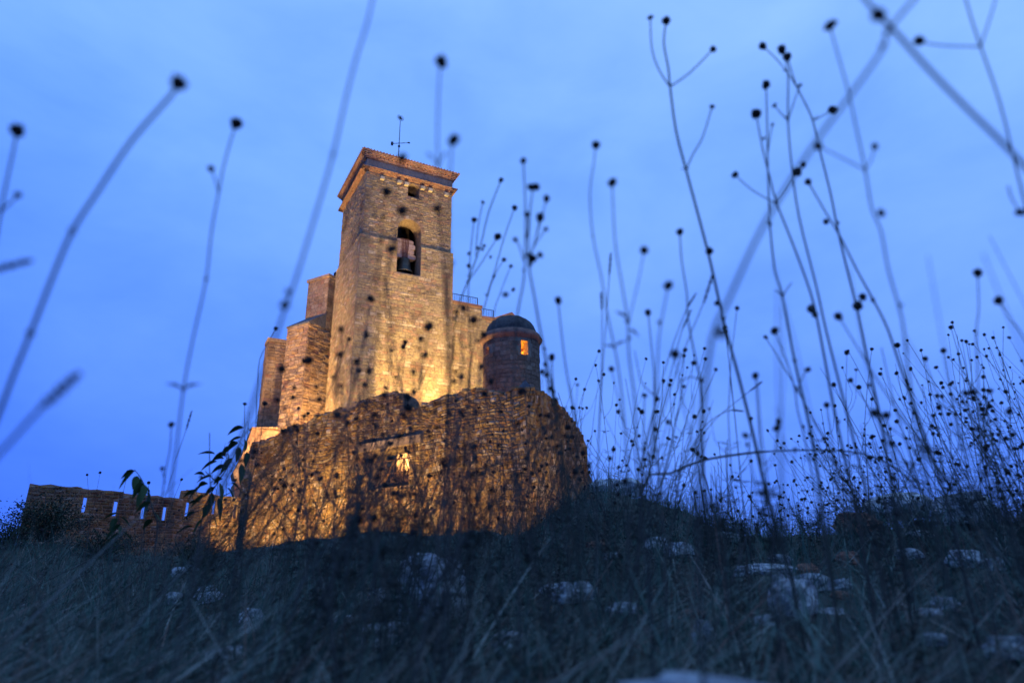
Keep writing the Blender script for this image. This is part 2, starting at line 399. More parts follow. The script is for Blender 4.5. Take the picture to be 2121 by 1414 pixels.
# bell chamber lining, bell with yoke and straps
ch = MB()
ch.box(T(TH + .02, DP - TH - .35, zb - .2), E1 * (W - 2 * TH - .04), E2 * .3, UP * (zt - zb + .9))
ch.build('chamber_wall', M['shaded_stone'], tower)
bell = thing('church_bell', T(sc, .85, zb), 'dark bronze bell hanging under its yoke in the tower opening', 'bell')
bb = MB(); br = .60; b0 = zb + .34; bc = T(sc - .06, .62, b0)
bb.lathe(bc, [(br, 0), (br * 1.0, .05), (br * .88, .14), (br * .76, .35), (br * .68, .62), (br * .64, .92), (br * .55, 1.04), (br * .2, 1.1), (0, 1.1)], 32)
bb.lathe(bc, [(br, 0), (br * .9, .02), (br * .7, .3), (br * .6, .85), (0, .95)], 32)
bb.build('bell_body', M['bronze'], bell, True)
rm = MB(); rm.lathe(bc, [(br * 1.0, -.012), (br * 1.03, .0), (br * 1.03, .035), (br * .995, .05)], 32); rm.build('rim', plain('worn_brass', (.32, .22, .1), .4, .8), bell, True)
ck = MB(); ck.tube([bc + UP * .8, bc + UP * .05], .035, 6); ck.lathe(bc, [(0, -.12), (.08, -.06), (.08, .04), (0, .1)], 10); ck.build('clapper', M['iron'], bell)
yk = MB()
for k, (wd, z, h) in enumerate(((.78, 1.16, .36), (.66, 1.54, .34), (.72, 1.9, .4), (.6, 2.32, .26))):
    for sg in (-1, 1):
        e = .0; o = T(sc - .06 + (0.03 if sg > 0 else -wd - .03 + 0), .72, b0 + z)
        pr = [(0, .04), (.06, 0), (wd - .1, 0), (wd, .08), (wd, h - .1), (wd - .1, h - .01), (.05, h - .01), (0, h - .06)]
        base = T(sc - .06 + .01 * sg, .62, b0 + z)
        A = [base + E1 * sg * a + UP * b for a, b in pr]; B = [p + E2 * .42 for p in A]
        n = len(pr); yk.mesh(A + B, [tuple(range(n)), tuple(range(2 * n - 1, n - 1, -1))] + [(i, (i + 1) % n, n + (i + 1) % n, n + i) for i in range(n)], rnd.random())
yk.build('yoke', M['yoke'], bell)
st = MB()
for x0, x1 in ((-.26, -.16), (-.13, -.09), (.0, 0), (.12, .08), (.24, .15)):
    st.tube([T(sc - .06 + x1, .56, b0 + 1.02), T(sc - .06 + x0, .56, b0 + 2.6)], .028, 5)
st.build('strap', M['rust'], bell)
ax = MB(); ax.tube([T(sc - bw / 2 - .1, .85, b0 + 1.5), T(sc + bw / 2 + .1, .85, b0 + 1.5)], .05, 6); ax.build('axle', M['iron'], bell)

# ------------------------------------------------------------------ church buttress and nave
G3, G4 = az(-60), az(30)
Pc = aty(640, 665, 45.0); Pc0 = V3((Pc.x, Pc.y, 0))
def bz(u, v, d=G3): q = onp(u, v, Pc0, d); return (q - Pc0).dot(d), q.z
sL, _ = bz(597, 672); zl = Pc.z; zlL = bz(597, 672)[1]
sD, zD = bz(672, 640, G4); sD2, zU = bz(682, 568, G4)
print('buttress', sL, zl, zlL, 'back', sD, zD, sD2, zU)
sU = onp(640, 577, Pc0 + G4 * sD2, G3); sU = (sU - (Pc0 + G4 * sD2)).dot(G3)
sE, _ = bz(708, 600, G4)
church = thing('church_apse', Pc0 + UP * 1.2, 'golden ashlar church block with stepped diagonal buttress left of the bell tower', 'church')
cc = MB(); cf = MB()
B0 = Pc0
cc.box(B0 + UP * 1, G3 * sL, G4 * (sE + 1.5), UP * (zl - 1))                         # lower buttress
cc.box(B0 + G4 * sD2 + UP * zl, G3 * sU, G4 * (sE - sD2 + 1.5), UP * (zU - zl))      # upper block
facing(cf, B0 + UP, G3, -G4, 1.2, zl, lambda z: [(0, sL)], (.2, .34), (.3, .75), .07, .015, .015, 7)
facing(cf, B0 + UP, G4, -G3 * -1 if False else -G3, 1.2, zl, lambda z: [(0, sE + .2)], (.2, .34), (.3, .75), .07, .015, .015, 8)
facing(cf, B0 + G4 * sD2 + UP, G3, -G4, zl + .3, zU - .2, lambda z: [(0, sU)], (.26, .34), (.3, .6), .03, .015, .012, 9)
facing(cf, B0 + UP, G4, -G3, zl, zU - .2, lambda z: [(sD2, sE + .2)], (.24, .32), (.3, .6), .03, .015, .012, 10)
# nave wall running on behind the tower, parallel to its front
Nv = B0 + G4 * (sE + .2)
cc.box(Nv + UP * 1 + G4 * .0, E1 * 7, E2 * 5, UP * (zU - 2.0))
cc.build('core', M['mortar'], church); cf.build('wall', M['ashlar'], church)
wt = MB(); a0 = B0 + UP * (zl - .02); dd = sD2
sl_ = [a0 - G4 * .08 - G3 * .06, a0 - G4 * .08 + G3 * (sL + .06), B0 + G4 * dd + G3 * (sL + .06) + UP * (zl + 1.1), B0 + G4 * dd - G3 * .06 + UP * (zl + 1.1)]
lo_ = [a0 - G4 * .08 - G3 * .06 - UP * .12, a0 - G4 * .08 + G3 * (sL + .06) - UP * .12, B0 + G4 * dd + G3 * (sL + .06) + UP * (zl - .1), B0 + G4 * dd - G3 * .06 + UP * (zl - .1)]
wt.box8(lo_, sl_, .4); wt.build('weathering', M['slate'], church)
cp = MB(); cp.box(B0 + G4 * (sD2 - .1) - G3 * .1 + UP * (zU - .2), G3 * (sU + .2), G4 * (sE - sD2 + .4), UP * .22, .8); cp.build('coping', M['ashlar'], church)
# far wall on the left
Qw = aty(557, 700, 47.0); q2 = onp(598, 707, Qw, E1)
fw = MB(); ff = MB(); Lw = 5.0
fw.box(V3((Qw.x, Qw.y, 1)), E1 * Lw, E2 * 1.2, UP * (Qw.z - 1)); fwall = thing('side_wall', V3((Qw.x, Qw.y, 1.2)), 'dim tall stone wall at the far left edge of the church buttress', 'wall')
facing(ff, V3((Qw.x, Qw.y, 1)), E1, -E2, 1.2, Qw.z - .25, lambda z: [(0, Lw)], (.2, .32), (.3, .7), .05, .015, .015, 12)
facing(ff, V3((Qw.x, Qw.y, 1)), E2, -E1, 1.2, Qw.z - .25, lambda z: [(0, 1.2)], (.2, .32), (.3, .6), .05, .015, .015, 13)
ff.box(V3((Qw.x, Qw.y, Qw.z - .22)) - E1 * .08 - E2 * .08, E1 * (Lw + .1), E2 * 1.4, UP * .25, .7)
fw.build('core', M['mortar'], fwall); ff.build('facing', M['ashlar'], fwall)
# drainpipe
pp = onp(697, 612, Pc0 + G4 * (sE - .6) - G3 * .12, G4); pl = (V3((pp.x, pp.y, 0)))
dp = MB(); dp.tube([pl - G3 * .12 + UP * 1.5, pl - G3 * .12 + UP * (pp.z + 1.2)], .055, 8)
dp.box(pl - G3 * .3 - E1 * .1 + UP * (pp.z - 1.0), E1 * .5, E2 * .1, UP * .12)
tag(dp.build('drainpipe', M['rust']), 'thin rusty drainpipe in the corner between buttress and bell tower', 'drainpipe')
# floodlight cluster on the buttress top
fp = onp(697, 570, Pc0 - G3 * -.4, G4); fl = thing('floodlight', V3((fp.x, fp.y, zU)), 'dark floodlight pair on top of the buttress beside the tower', 'floodlight')
h1 = MB()
for k in (0, 1):
    o = V3((fp.x, fp.y, zU + .22)) + G4 * .55 * k - G3 * .1
    h1.lathe(o, [(0, 0), (.12, 0), (.26, .16), (.30, .34), (.24, .42), (0, .42)], 12)
h1.build('housing', M['iron'], fl)
h2 = MB(); o = V3((fp.x, fp.y, zU)); h2.tube([o, o + UP * .3], .04, 6); h2.tube([o + G4 * .55, o + G4 * .55 + UP * .3], .04, 6)
h2.tube([o + G4 * .9, o + G4 * .9 + UP * 1.5, o + G4 * .5 + G3 * .4 + UP * 1.55, o + G4 * .5 + G3 * .4 + UP * 1.05, o + G4 * .9 + UP * 1.0], .025, 5); h2.build('bracket', M['iron'], fl)
# strongly lit low bastion at the left foot
bq = aty(500, 960, 45.0); bq = V3((bq.x, bq.y, 0)); 
def bs(u, v): q = onp(u, v, bq, E1); return (q - bq).dot(E1), q.z
ol = [bs(u, v) for u, v in ((577, 891), (522, 888), (516, 905), (508, 925), (503, 940), (492, 962), (483, 978), (485, 990), (492, 992), (484, 1003), (486, 1020), (486, 1060))]
ol += [(ol[-1][0], 1.0), (ol[0][0], 1.0)]
bas = MB(); slab(bas, bq, E1, E2, ol, [], 1.5, .9)
for k in range(11):
    u = 523 + k * 5; s, z = bs(u, 886.5); bas.tube([bq + E1 * s - E2 * .12 + UP * z, bq + E1 * s + E2 * 1.2 + UP * (z + .1)], .08, 6, .5)
tag(bas.build('parapet_wall', M['ashlar']), 'small bright floodlit wall with scalloped tile edge behind the rampart end', 'wall')

# ------------------------------------------------------------------ right wing wall with railings
Pw = C + E2 * .5
def ww(u, v, P=Pw): q = onp(u, v, P, E1); return (q - P).dot(E1), q.z
wo_ = [ww(936, 626), ww(998, 638), ww(998, 659), ww(1024, 662), ww(1059, 651), ww(1078, 672)]
ou = [(W - .5, 1.0), (W - .5, wo_[0][1])] + wo_[:1] + wo_[1:] + [(wo_[-1][0] + 1.5, wo_[-1][1] - 1.6), (wo_[-1][0] + 1.5, 1.0)]
ou = [(W - .5, 1.0)] + [(max(s, W - .5), z) for s, z in [(W - .5, wo_[0][1])] + wo_[1:]] + ou[-2:]
wing = thing('wing_wall', Pw + E1 * (W + 1) + UP * 1.2, 'lower stone wall with railings between the bell tower and the domed turret', 'wall')
wc = MB(); slab(wc, Pw, E1, E2, ou, [], 1.0); wc.build('core', M['mortar'], wing)
tops = ou[1:-1]
def topat(s): return lerp(tops, s)
def interw(z, a=W + LO, b=tops[-1][0]):
    r = []; s = a; st_ = None
    while s <= b + .001:
        ok = topat(s) > z + .12
        if ok and st_ is None: st_ = s
        if not ok and st_ is not None: r.append((st_, s)); st_ = None
        s += .05
    if st_ is not None: r.append((st_, b))
    return r
wf = MB(); facing(wf, Pw + UP, E1, -E2, 1.2, max(z for s, z in tops), interw, (.18, .3), (.25, .6), .045, .015, .014, 14)
wf.build('facing', M['tower'], wing)
wcp = MB()
for (a, b) in zip(tops, tops[1:]):
    if abs(b[0] - a[0]) > .3 and b[0] < tops[-1][0] + .01:
        p, q = Pw + E1 * a[0] + UP * a[1], Pw + E1 * b[0] + UP * b[1]; v = -E2 * .12
        wcp.box8([p + v - UP * .03, q + v - UP * .03, q + E2 * 1.05 - UP * .03, p + E2 * 1.05 - UP * .03], [x + UP * .15 for x in (p + v, q + v, q + E2 * 1.05, p + E2 * 1.05)], .5)
wcp.build('coping', M['tile'], wing)
def railing(p, q, h, n):
    m = MB(); m.tube([p + UP * h, q + UP * h], .025, 5); m.tube([p + UP * .1, q + UP * .1], .02, 5)
    for k in range(n + 1):
        a = p.lerp(q, k / n); m.tube([a, a + UP * h], .035 if k in (0, n) else .014, 5)
    m.build('railing', M['iron'], wing)
pa = Pw + E2 * .4
r1 = ww(938, 625); r2 = ww(994, 636); r3 = ww(999, 657); r4 = ww(1027, 660)
railing(pa + E1 * r1[0] + UP * (r1[1] + .1), pa + E1 * r2[0] + UP * (r1[1] + .1), .72, 15)
railing(pa + E1 * r3[0] + UP * (r3[1] + .1), pa + E1 * r4[0] + UP * (r3[1] + .1), .75, 8)

# ------------------------------------------------------------------ domed turret
tc0 = aty(1060, 815, 36.5); tc0 = V3((tc0.x, tc0.y, 0))
def th_(v, u=1062): return onp(u, v, tc0, V3((1, 0, 0))).z
rT = (ray(1119, 730).x / ray(1119, 730).y - ray(1004, 730).x / ray(1004, 730).y) * 36.5 / 2
zt0, ztc, zta = 5.0, th_(716), th_(700)
print('turret r', rT, ztc)
tur = thing('domed_turret', tc0 + UP * 5, 'round stone turret with dark dome and an orange lit window', 'turret')
tb = MB(); n = 72; rows = 40
def ang_of(u): # angle of the front of the cylinder seen at pixel column u
    q = onp(u, 730, tc0 - V3((0, rT, 0)), V3((1, 0, 0))); return math.atan2(-math.sqrt(max(.01, rT ** 2 - (q.x - tc0.x) ** 2)), q.x - tc0.x)
wz0, wz1 = th_(744) , th_(719); wz0 -= .35 * 0; aw = ang_of(1088)
a_s = ang_of(1010)
bmq = MB()
zr_ = np.linspace(zt0, ztc, rows)
def inwin(a, z):
    d = (a - aw + math.pi) % (2 * math.pi) - math.pi
    d2 = (a - a_s + math.pi) % (2 * math.pi) - math.pi
    return (abs(d) < .135 and wz0 - .12 < z < wz1 - .12) or (abs(d2) < .07 and wz0 + .1 < z < wz0 + .4)
def rad(z): return rT * (1.05 - .05 * smooth((z - zt0) / 5))
q = random.Random(5)
for i in range(rows - 1):
    z0, z1 = zr_[i], zr_[i + 1]; k = 0; off = q.random() * .2
    for k in range(n):
        a0, a1 = 2 * math.pi * k / n, 2 * math.pi * (k + 1) / n
        if inwin((a0 + a1) / 2, (z0 + z1) / 2):
            am, zm = (a0 + a1) / 2, (z0 + z1) / 2; da_, dz_ = a1 - a0, z1 - z0
            for a in [a for a, e in ((a0, -1), (a1, 1)) if not inwin(am + e * da_, zm)]:      # jambs
                tb.face([tc0 + V3((math.cos(a) * rr, math.sin(a) * rr, z)) for rr, z in ((rT * 1.03, z0), (rT * 1.03, z1), (rT * .74, z1), (rT * .74, z0))], .5)
            for z in [z for z, e in ((z0, -1), (z1, 1)) if not inwin(am, zm + e * dz_)]:
                tb.face([tc0 + V3((math.cos(a) * rr, math.sin(a) * rr, z)) for rr, a in ((rT * 1.03, a0), (rT * 1.03, a1), (rT * .74, a1), (rT * .74, a0))], .5)
            continue
        e = .01
        r_ = rad(z0); 
        tb.face([tc0 + V3((math.cos(a) * rad(z), math.sin(a) * rad(z), z)) for a, z in ((a0, z0), (a1, z0), (a1, z1), (a0, z1))], .3)
        tb.face([tc0 + V3((math.cos(a) * rT * .74, math.sin(a) * rT * .74, z)) for a, z in ((a1, z0), (a0, z0), (a0, z1), (a1, z1))], .4)
tb.build('inner_wall', M['mortar'], tur)
ts_ = MB(); z = zt0
while z < ztc - .05:
    h = min(q.uniform(.2, .3), ztc - z); a = q.random() * .3; aend = a + 2 * math.pi
    while a < aend - .02:
        da = min(q.uniform(.16, .34), aend - a)
        if not any(inwin(a + da * t, z + h * s) for t in (0, .25, .5, .75, 1) for s in (.1, .5, .9)):
            p = q.uniform(.015, .05); rr = rad(z) ; m_ = 3
            out = []; inn = []
            for j in range(m_):
                t = a + .008 + (da - .016) * j / (m_ - 1)
                for zz in (z + .012, z + h - .012): out.append(tc0 + V3((math.cos(t) * (rr + p), math.sin(t) * (rr + p), zz))); inn.append(tc0 + V3((math.cos(t) * (rr - .02), math.sin(t) * (rr - .02), zz)))
            b = len(out); F = []
            for j in range(m_ - 1): F += [(2 * j, 2 * j + 2, 2 * j + 3, 2 * j + 1), (2 * j, b + 2 * j, b + 2 * j + 2, 2 * j + 2), (2 * j + 1, 2 * j + 3, b + 2 * j + 3, b + 2 * j + 1)]
            F += [(0, 1, b + 1, b), (2 * m_ - 2, b + 2 * m_ - 2, b + 2 * m_ - 1, 2 * m_ - 1)]
            ts_.mesh(out + inn, F, q.random())
        a += da
    z += h
ts_.build('wall', M['brown'], tur)
dm = MB(); zap = onp(1069, 659, tc0, V3((1, 0, 0))).z; hd = zap - ztc - .55
dm.lathe(tc0 + UP * ztc, [(rT * .9, .52), (rT + .10, .50)] + [(max(0, (rT - .12) * math.cos(a)), .62 + hd * math.sin(a)) for a in [math.pi / 2 * k / 9 for k in range(10)]], 40)
dv_ = []
for (x_, y_, z_) in dm.v:
    p_ = V3((x_, y_, z_)) - tc0 - UP * ztc; k_ = 1 + .035 * noise.noise(p_ * 2.2) + .02 * noise.noise(p_ * 6); dv_.append((tc0.x + p_.x * k_, tc0.y + p_.y * k_, ztc + p_.z * (1 + .04 * noise.noise(p_ * 3)))) 
dm.v = dv_; dm.build('dome', M['lead'], tur)
cr_ = MB(); cr_.lathe(tc0 + UP * ztc, [(rT * .8, -.02), (rT + .06, 0), (rT + .08, .1), (rT + .16, .14), (rT + .22, .26), (rT + .16, .38), (rT + .1, .5), (rT * .8, .52)], 48)
cr_.build('moulding', M['tile'], tur, True)

# ------------------------------------------------------------------ rampart
K = atz(1088, 803, 8.6); Lp = atz(522, 915, 8.6); K0 = V3((K.x, K.y, 0)); D1 = (V3((Lp.x, Lp.y, 0)) - K0).normalized(); NI = V3((-D1.y, D1.x, 0))
if NI.y < 0: NI = -NI
def rp(u, v): q = onp(u, v, K0, D1); return (q - K0).dot(D1), q.z
top_px = [(1092, 803), (1062, 806), (1040, 817), (1000, 808), (978, 806), (955, 811), (930, 818), (905, 826), (889, 832), (872, 839), (852, 843), (836, 846), (833, 828), (829, 817), (815, 810), (790, 818),
          (760, 826), (730, 836), (704, 844), (680, 855), (656, 862), (636, 874), (620, 883), (600, 886), (589, 890), (572, 900), (560, 907), (540, 912), (522, 915)]
tp = [rp(u, v) for u, v in top_px]
tp[12] = (tp[11][0] + .03, tp[12][1])
jag = []
for (a, b) in zip(tp, tp[1:]):
    m_ = max(1, int(abs(b[0] - a[0]) / .28))
    for k in range(m_):
        t = k / m_; jag.append((a[0] + (b[0] - a[0]) * t, a[1] + (b[1] - a[1]) * t + rnd.uniform(-.07, .09)))
jag.append(tp[-1]); SEND = rp(489, 1080)[0]; SL_ = [rp(522, 915), rp(512, 950), rp(503, 985), rp(497, 1020), rp(489, 1080)]
ho = [rp(u, v) for u, v in ((764, 942), (848, 926), (848, 990), (764, 1000))]
hz1 = rp(800, 933)[1]; hs0, hs1 = rp(849, 930)[0], rp(768, 942)[0]; hz0 = hz1 - 1.9
print('rampart len', tp[-1], 'hole', hs0, hs1, hz0, hz1)
ram = thing('rampart_wall', K0 + UP * 1.2, 'long rough rubble rampart lit golden in front of the bell tower', 'rampart')
rc = MB(); out1 = [(0, .5)] + jag + SL_[1:] + [(SEND, .5)]
out1[1] = (0, out1[1][1])
slab(rc, K0, D1, NI, out1, [[(hs0, hz0), (hs1, hz0), (hs1, hz1), (hs0, hz1)]], 1.2, .2)
rc.build('core', M['mortar'], ram)
jt = sorted(jag); 
def edge(z):
    pts = sorted([(zz, ss) for ss, zz in SL_]); return lerp(pts, z)
def interr(z):
    r = []; s = 0; st_ = None; e = edge(z)
    while s < e:
        ok = lerp(jt, s) > z + .05
        if ok and st_ is None: st_ = s
        if not ok and st_ is not None: r.append((st_, s)); st_ = None
        s += .06
    if st_ is not None: r.append((st_, e))
    if hz0 < z < hz1 + .05: r = minus(r, [(hs0, hs1)])
    if hz1 + .05 <= z < hz1 + .62: r = minus(r, [(hs0 - .9, hs1 + 1.0)])
    return r
rf_ = MB(); facing(rf_, K0, D1, -NI, .6, max(z for s, z in jag), interr, (.09, .24), (.10, .42), .09, .016, .04, 21, wob=.3)
q = random.Random(3)
for k in range(170):                                   # loose cap stones along the broken top edge
    s = q.uniform(.1, tp[-1][0]); z = lerp(jt, s); p = K0 + D1 * s + NI * q.uniform(.0, .9) + UP * (z - .08); c = q.uniform(.08, .17)
    ax_ = D1 * q.uniform(.6, 1.5) * c; ay = NI * c; az_ = UP * c * q.uniform(.6, 1)
    pts = [p + ax_ * x + ay * y + az_ * zz for x, y, zz in ((-1, -1, 0), (1, -1, 0), (1, 1, 0), (-1, 1, 0), (-.7, -.6, 1.3), (.6, -.8, 1.5), (.8, .6, 1.2), (-.6, .7, 1.6))]
    rf_.mesh(pts, [(3, 2, 1, 0), (4, 5, 6, 7), (0, 1, 5, 4), (1, 2, 6, 5), (2, 3, 7, 6), (3, 0, 4, 7)], q.random())
rf_.build('facing', M['rubble'], ram)
lt = MB(); lt.box(K0 + D1 * (hs0 - .85) - NI * .18 + UP * (hz1 + .10), D1 * (hs1 - hs0 + 1.75), NI * .9, UP * .42, .6)
lt.build('lintel', M['plaster'], ram)
# lit back wall seen through the opening, floor, fence
bk = MB(); bk.box(K0 + D1 * (hs0 - 1) + NI * 3.0 + UP * (hz0 - .5), D1 * (hs1 - hs0 + 2), NI * .5, UP * (hz1 - hz0 + 1.6), .9); bk.build('passage_wall', M['ashlar'], ram)
fc = MB(); o = K0 + D1 * hs0 + NI * .35 + UP * hz0; wd = hs1 - hs0; hf = 1.45
for zz in (.12, .75, hf): fc.tube([o + UP * zz, o + D1 * wd + UP * zz], .035, 5)
nb = 4
for k in range(nb):
    a, b = o + D1 * wd * k / nb, o + D1 * wd * (k + 1) / nb
    fc.tube([a, a + UP * hf], .04, 5); fc.tube([a + UP * .12, b + UP * hf], .028, 5); fc.tube([b + UP * .12, a + UP * hf], .028, 5)
tag(fc.build('cross_braced_fence', M['wood']), 'dark cross braced wooden fence in the lit opening of the rampart', 'fence')
# rounded right bastion: the rampart turns back
cur = [K0]; a = 110
RB = [K0, K0 + V3((.45, .3, 0)), K0 + V3((.95, .95, 0)), K0 + V3((1.4, 1.9, 0)), K0 + V3((1.75, 3.0, 0)), K0 + V3((2.0, 4.6, 0)), K0 + V3((2.0, 9, 0))]
bst = MB(); bsf = MB()
zt_ = [8.62, 8.6, 8.55, 8.55, 8.5, 8.2, 8.0]
for i in range(len(RB) - 1):
    a, b = RB[i], RB[i + 1]; d = (b - a).normalized(); out = V3((d.y, -d.x, 0)); ln = (b - a).length
    bst.box8([a + UP * .5, b + UP * .5, b - out * 1 + UP * .5, a - out * 1 + UP * .5], [a + UP * zt_[i], b + UP * zt_[i + 1], b - out * 1 + UP * zt_[i + 1], a - out * 1 + UP * zt_[i]], .3)
    facing(bsf, a, d, out, .6, (zt_[i] + zt_[i + 1]) / 2 + .05, lambda z: [(0, ln)], (.12, .42), (.07, .26), .13, .016, .05, 30 + i, wob=.3)
bst.build('corner_core', M['mortar'], ram); bsf.build('corner_facing', M['rubble'], ram)
# ruined outer spur to the right
S0 = aty(1163, 900, 37.5); S0 = V3((S0.x, S0.y, 0)); DX = az(70); DN = az(-20)
def sp(u, v): q = onp(u, v, S0, DX); return (q - S0).dot(DX), q.z
spx = [(1120, 835), (1145, 838), (1163, 841), (1169, 843), (1175, 855), (1184, 866), (1192, 880), (1206, 900), (1211, 914), (1216, 927), (1217, 950), (1218, 972), (1222, 985), (1228, 998), (1234, 1030)]
so = [sp(u, v) for u, v in spx]; so2 = so + [(so[-1][0], .8), (so[0][0], .8)]
sw = thing('ruined_spur', S0 + UP * 1.2, 'broken rubble wall spur sloping down at the right end of the rampart', 'wall')
sm = MB(); slab(sm, S0, DX, DN, so2, [], 3.2, .3); sm.build('core', M['mortar'], sw)
def redge(z): return lerp(sorted([(zz, ss) for ss, zz in so[3:]]), z)
sf = MB(); facing(sf, S0, DX, -DN, .8, so[3][1], lambda z: [(so[0][0], redge(z))] if z < so[3][1] - .1 else [], (.14, .42), (.08, .28), .12, .016, .05, 41, wob=.3)
sf.build('facing', M['rubble'], sw)
# dark little gabled cap on the corner
gp = onp(1087, 792, K0 + NI * 1.0, D1); gb = V3((gp.x, gp.y, 8.3)); gm = MB()
gm.mesh([gb + V3((-.75, -.5, 0)), gb + V3((.75, -.5, 0)), gb + V3((.75, .9, 0)), gb + V3((-.75, .9, 0)), V3((gp.x, gp.y - .5, gp.z)), V3((gp.x, gp.y + .9, gp.z))],
        [(0, 1, 4), (1, 2, 5, 4), (2, 3, 5), (3, 0, 4, 5), (3, 2, 1, 0)], .3)
tag(gm.build('stone_cap', M['slate']), 'small dark gabled cap at the rampart corner below the turret', 'cap')
# terrace fill behind the rampart
te = MB(); te.face([K0 + NI * 1.2 + UP * 5.2, K0 + V3((1.2, 8, 5.2)), V3((2, 52, 5.2)), V3((-18, 55, 5.2)), V3((Lp.x, Lp.y, 0)) + NI * 1.2 - D1 * .6 + UP * 5.2][::-1])
tag(te.build('courtyard', M['soil']), kind='structure')
# terrace soil sides are hidden by the rampart

# ------------------------------------------------------------------ low loopholed wall on the left
A0 = aty(62, 1001, 35.0); A0 = V3((A0.x, A0.y, 0)); A1 = aty(495, 1029, 40.0); DL = (V3((A1.x, A1.y, 0)) - A0).normalized(); NL = V3((-DL.y, DL.x, 0))
if NL.y < 0: NL = -NL
def lw(u, v): q = onp(u, v, A0, DL); return (q - A0).dot(DL), q.z
ltp = [lw(u, v) for u, v in ((62, 1001), (105, 1004), (160, 1008), (230, 1017), (300, 1024), (352, 1030), (372, 1030), (374, 1017), (400, 1016), (425, 1021), (450, 1026), (500, 1028))]
ltp[7] = (ltp[6][0] + .03, ltp[7][1])
jl = []
for (a, b) in zip(ltp, ltp[1:]):
    m_ = max(1, int((b[0] - a[0]) / .3))
    for k in range(m_): t = k / m_; jl.append((a[0] + (b[0] - a[0]) * t, a[1] + (b[1] - a[1]) * t + rnd.uniform(-.05, .05)))
jl.append(ltp[-1]); lft = [lw(62, 1001), lw(55, 1030), lw(48, 1060), lw(40, 1100)]
slits = [lw(u, v) for u, v in ((174, 1043), (238, 1051), (296, 1058), (340, 1062), (388, 1052), (443, 1048), (487, 1056))]
lwall = thing('loopholed_wall', A0 + UP * 1.2, 'low dark rubble wall with narrow arrow slits at the left', 'wall')
hs_ = [[(s - .08, z - .42), (s + .08, z - .42), (s + .085, z + .34), (s - .075, z + .37)] for s, z in slits]
lc = MB(); slab(lc, A0, DL, NL, jl + [(jl[-1][0], .6), (lft[-1][0], .6)] + lft[::-1][:-1], hs_, .45, .3); lc.build('core', M['mortar'], lwall)
def interl(z):
    e0 = lerp(sorted([(zz, ss) for ss, zz in lft]), z); r = []; s = e0; st_ = None
    while s < jl[-1][0]:
        ok = lerp(jl, s) > z + .05
        if ok and st_ is None: st_ = s
        if not ok and st_ is not None: r.append((st_, s)); st_ = None
        s += .06
    if st_ is not None: r.append((st_, jl[-1][0]))
    return minus(r, [(s - .12, s + .12) for s, zz in slits if zz - .44 < z < zz + .40])
lf = MB(); facing(lf, A0, DL, -NL, .8, max(z for s, z in jl), interl, (.1, .22), (.15, .45), .10, .02, .04, 51, wob=.1); lf.build('facing', M['rubble'], lwall)

# ------------------------------------------------------------------ floodlights and added front fill
def spot(name, p, tgt, e, ang=100, col=(1, .60, .26), size=.15, blend=.6):
    l = bpy.data.lights.new(name, 'SPOT'); l.energy = e; l.color = col; l.spot_size = R(ang); l.spot_blend = blend; l.shadow_soft_size = size
    o = bpy.data.objects.new(name, l); COL.objects.link(o); o.location = p
    o.rotation_euler = (V3(tgt) - V3(p)).to_track_quat('-Z', 'Y').to_euler(); return o
WARM = (1, .67, .28); GOLD = (1, .58, .17)
spot('tower_front_light', T(5.0, -6.4, 5.5), T(3.2, 0, 18.5), 27000, 95, WARM, blend=1)
spot('tower_front_light', T(2.2, -3.8, 5.5), T(1.8, 0, 15), 5500, 80, WARM, blend=1)
spot('tower_side_light', V3((-13.1, 41.9, 5.6)), V3((-12.0, 43.6, 17)), 6500, 110, WARM, blend=1)
spot('buttress_light', B0 + G3 * .9 - G4 * 1.3 + UP * 6.6, B0 + G3 * .8 + UP * 16, 3500, 130, (1, .6, .25))
spot('buttress_light', V3((-12.95, 43.9, 6.6)), V3((-13.4, 45.6, 17)), 4200, 130, (1, .58, .24))
spot('front_fill', V3((1.5, 15.0, 1.4)), V3((-7.0, 41.0, 25.5)), 13000, 26, WARM, blend=1)  # added fill lamp behind the crest, brightens frieze and tower top
spot('left_flood', V3((-31.0, 30.0, 2.4)), V3((-13.6, 46.0, 17.5)), 36000, 30, (1, .6, .25), blend=1)
spot('parapet_light', bq + V3((.9, -1.1, 6.0)), bq + V3((.9, 0, 8.5)), 420, 110, (1, .72, .38))
spot('wing_light', Pw + E1 * 8.2 - E2 * 4.0 + UP * 5.5, Pw + E1 * 8.4 + UP * 11, 2200, 110, WARM)
spot('turret_light', tc0 + V3((-1.2, -3.0, 5.3)), tc0 + V3((0, 0, 10)), 480, 120, (1, .5, .22))
for s, e in ((3.0, 1500), (7.2, 4000), (12.0, 4600), (17.0, 3000)):
    spot('rampart_light', K0 + D1 * s - NI * 3.6 + UP * 1.6, K0 + D1 * s + UP * 4.2, e, 130, GOLD)
spot('corner_light', K0 + V3((2.9, -2.6, 1.5)), K0 + V3((1.1, 1.0, 5)), 2100, 125, (1, .62, .26))
spot('spur_light', S0 + V3((1.6, -3.6, 1.2)), S0 + V3((.6, 0, 5)), 2600, 120, (1, .6, .26))
pl_ = bpy.data.lights.new('passage_lamp', 'POINT'); pl_.energy = 420; pl_.color = (1, .66, .32); pl_.shadow_soft_size = .15
po = bpy.data.objects.new('passage_lamp', pl_); COL.objects.link(po); po.location = K0 + D1 * (hs0 + .3) + NI * 1.9 + UP * (hz0 + .4)
for k, s in enumerate((3.5, 9, 14)):
    spot('low_wall_light', A0 + DL * s - NL * 3.0 + UP * 1.3, A0 + DL * s + UP * 3.4, (60, 170, 140)[k], 120, (1, .5, .2))
tl = bpy.data.lights.new('turret_lamp', 'POINT'); tl.energy = 1500; tl.color = (1, .36, .035); tl.shadow_soft_size = .1
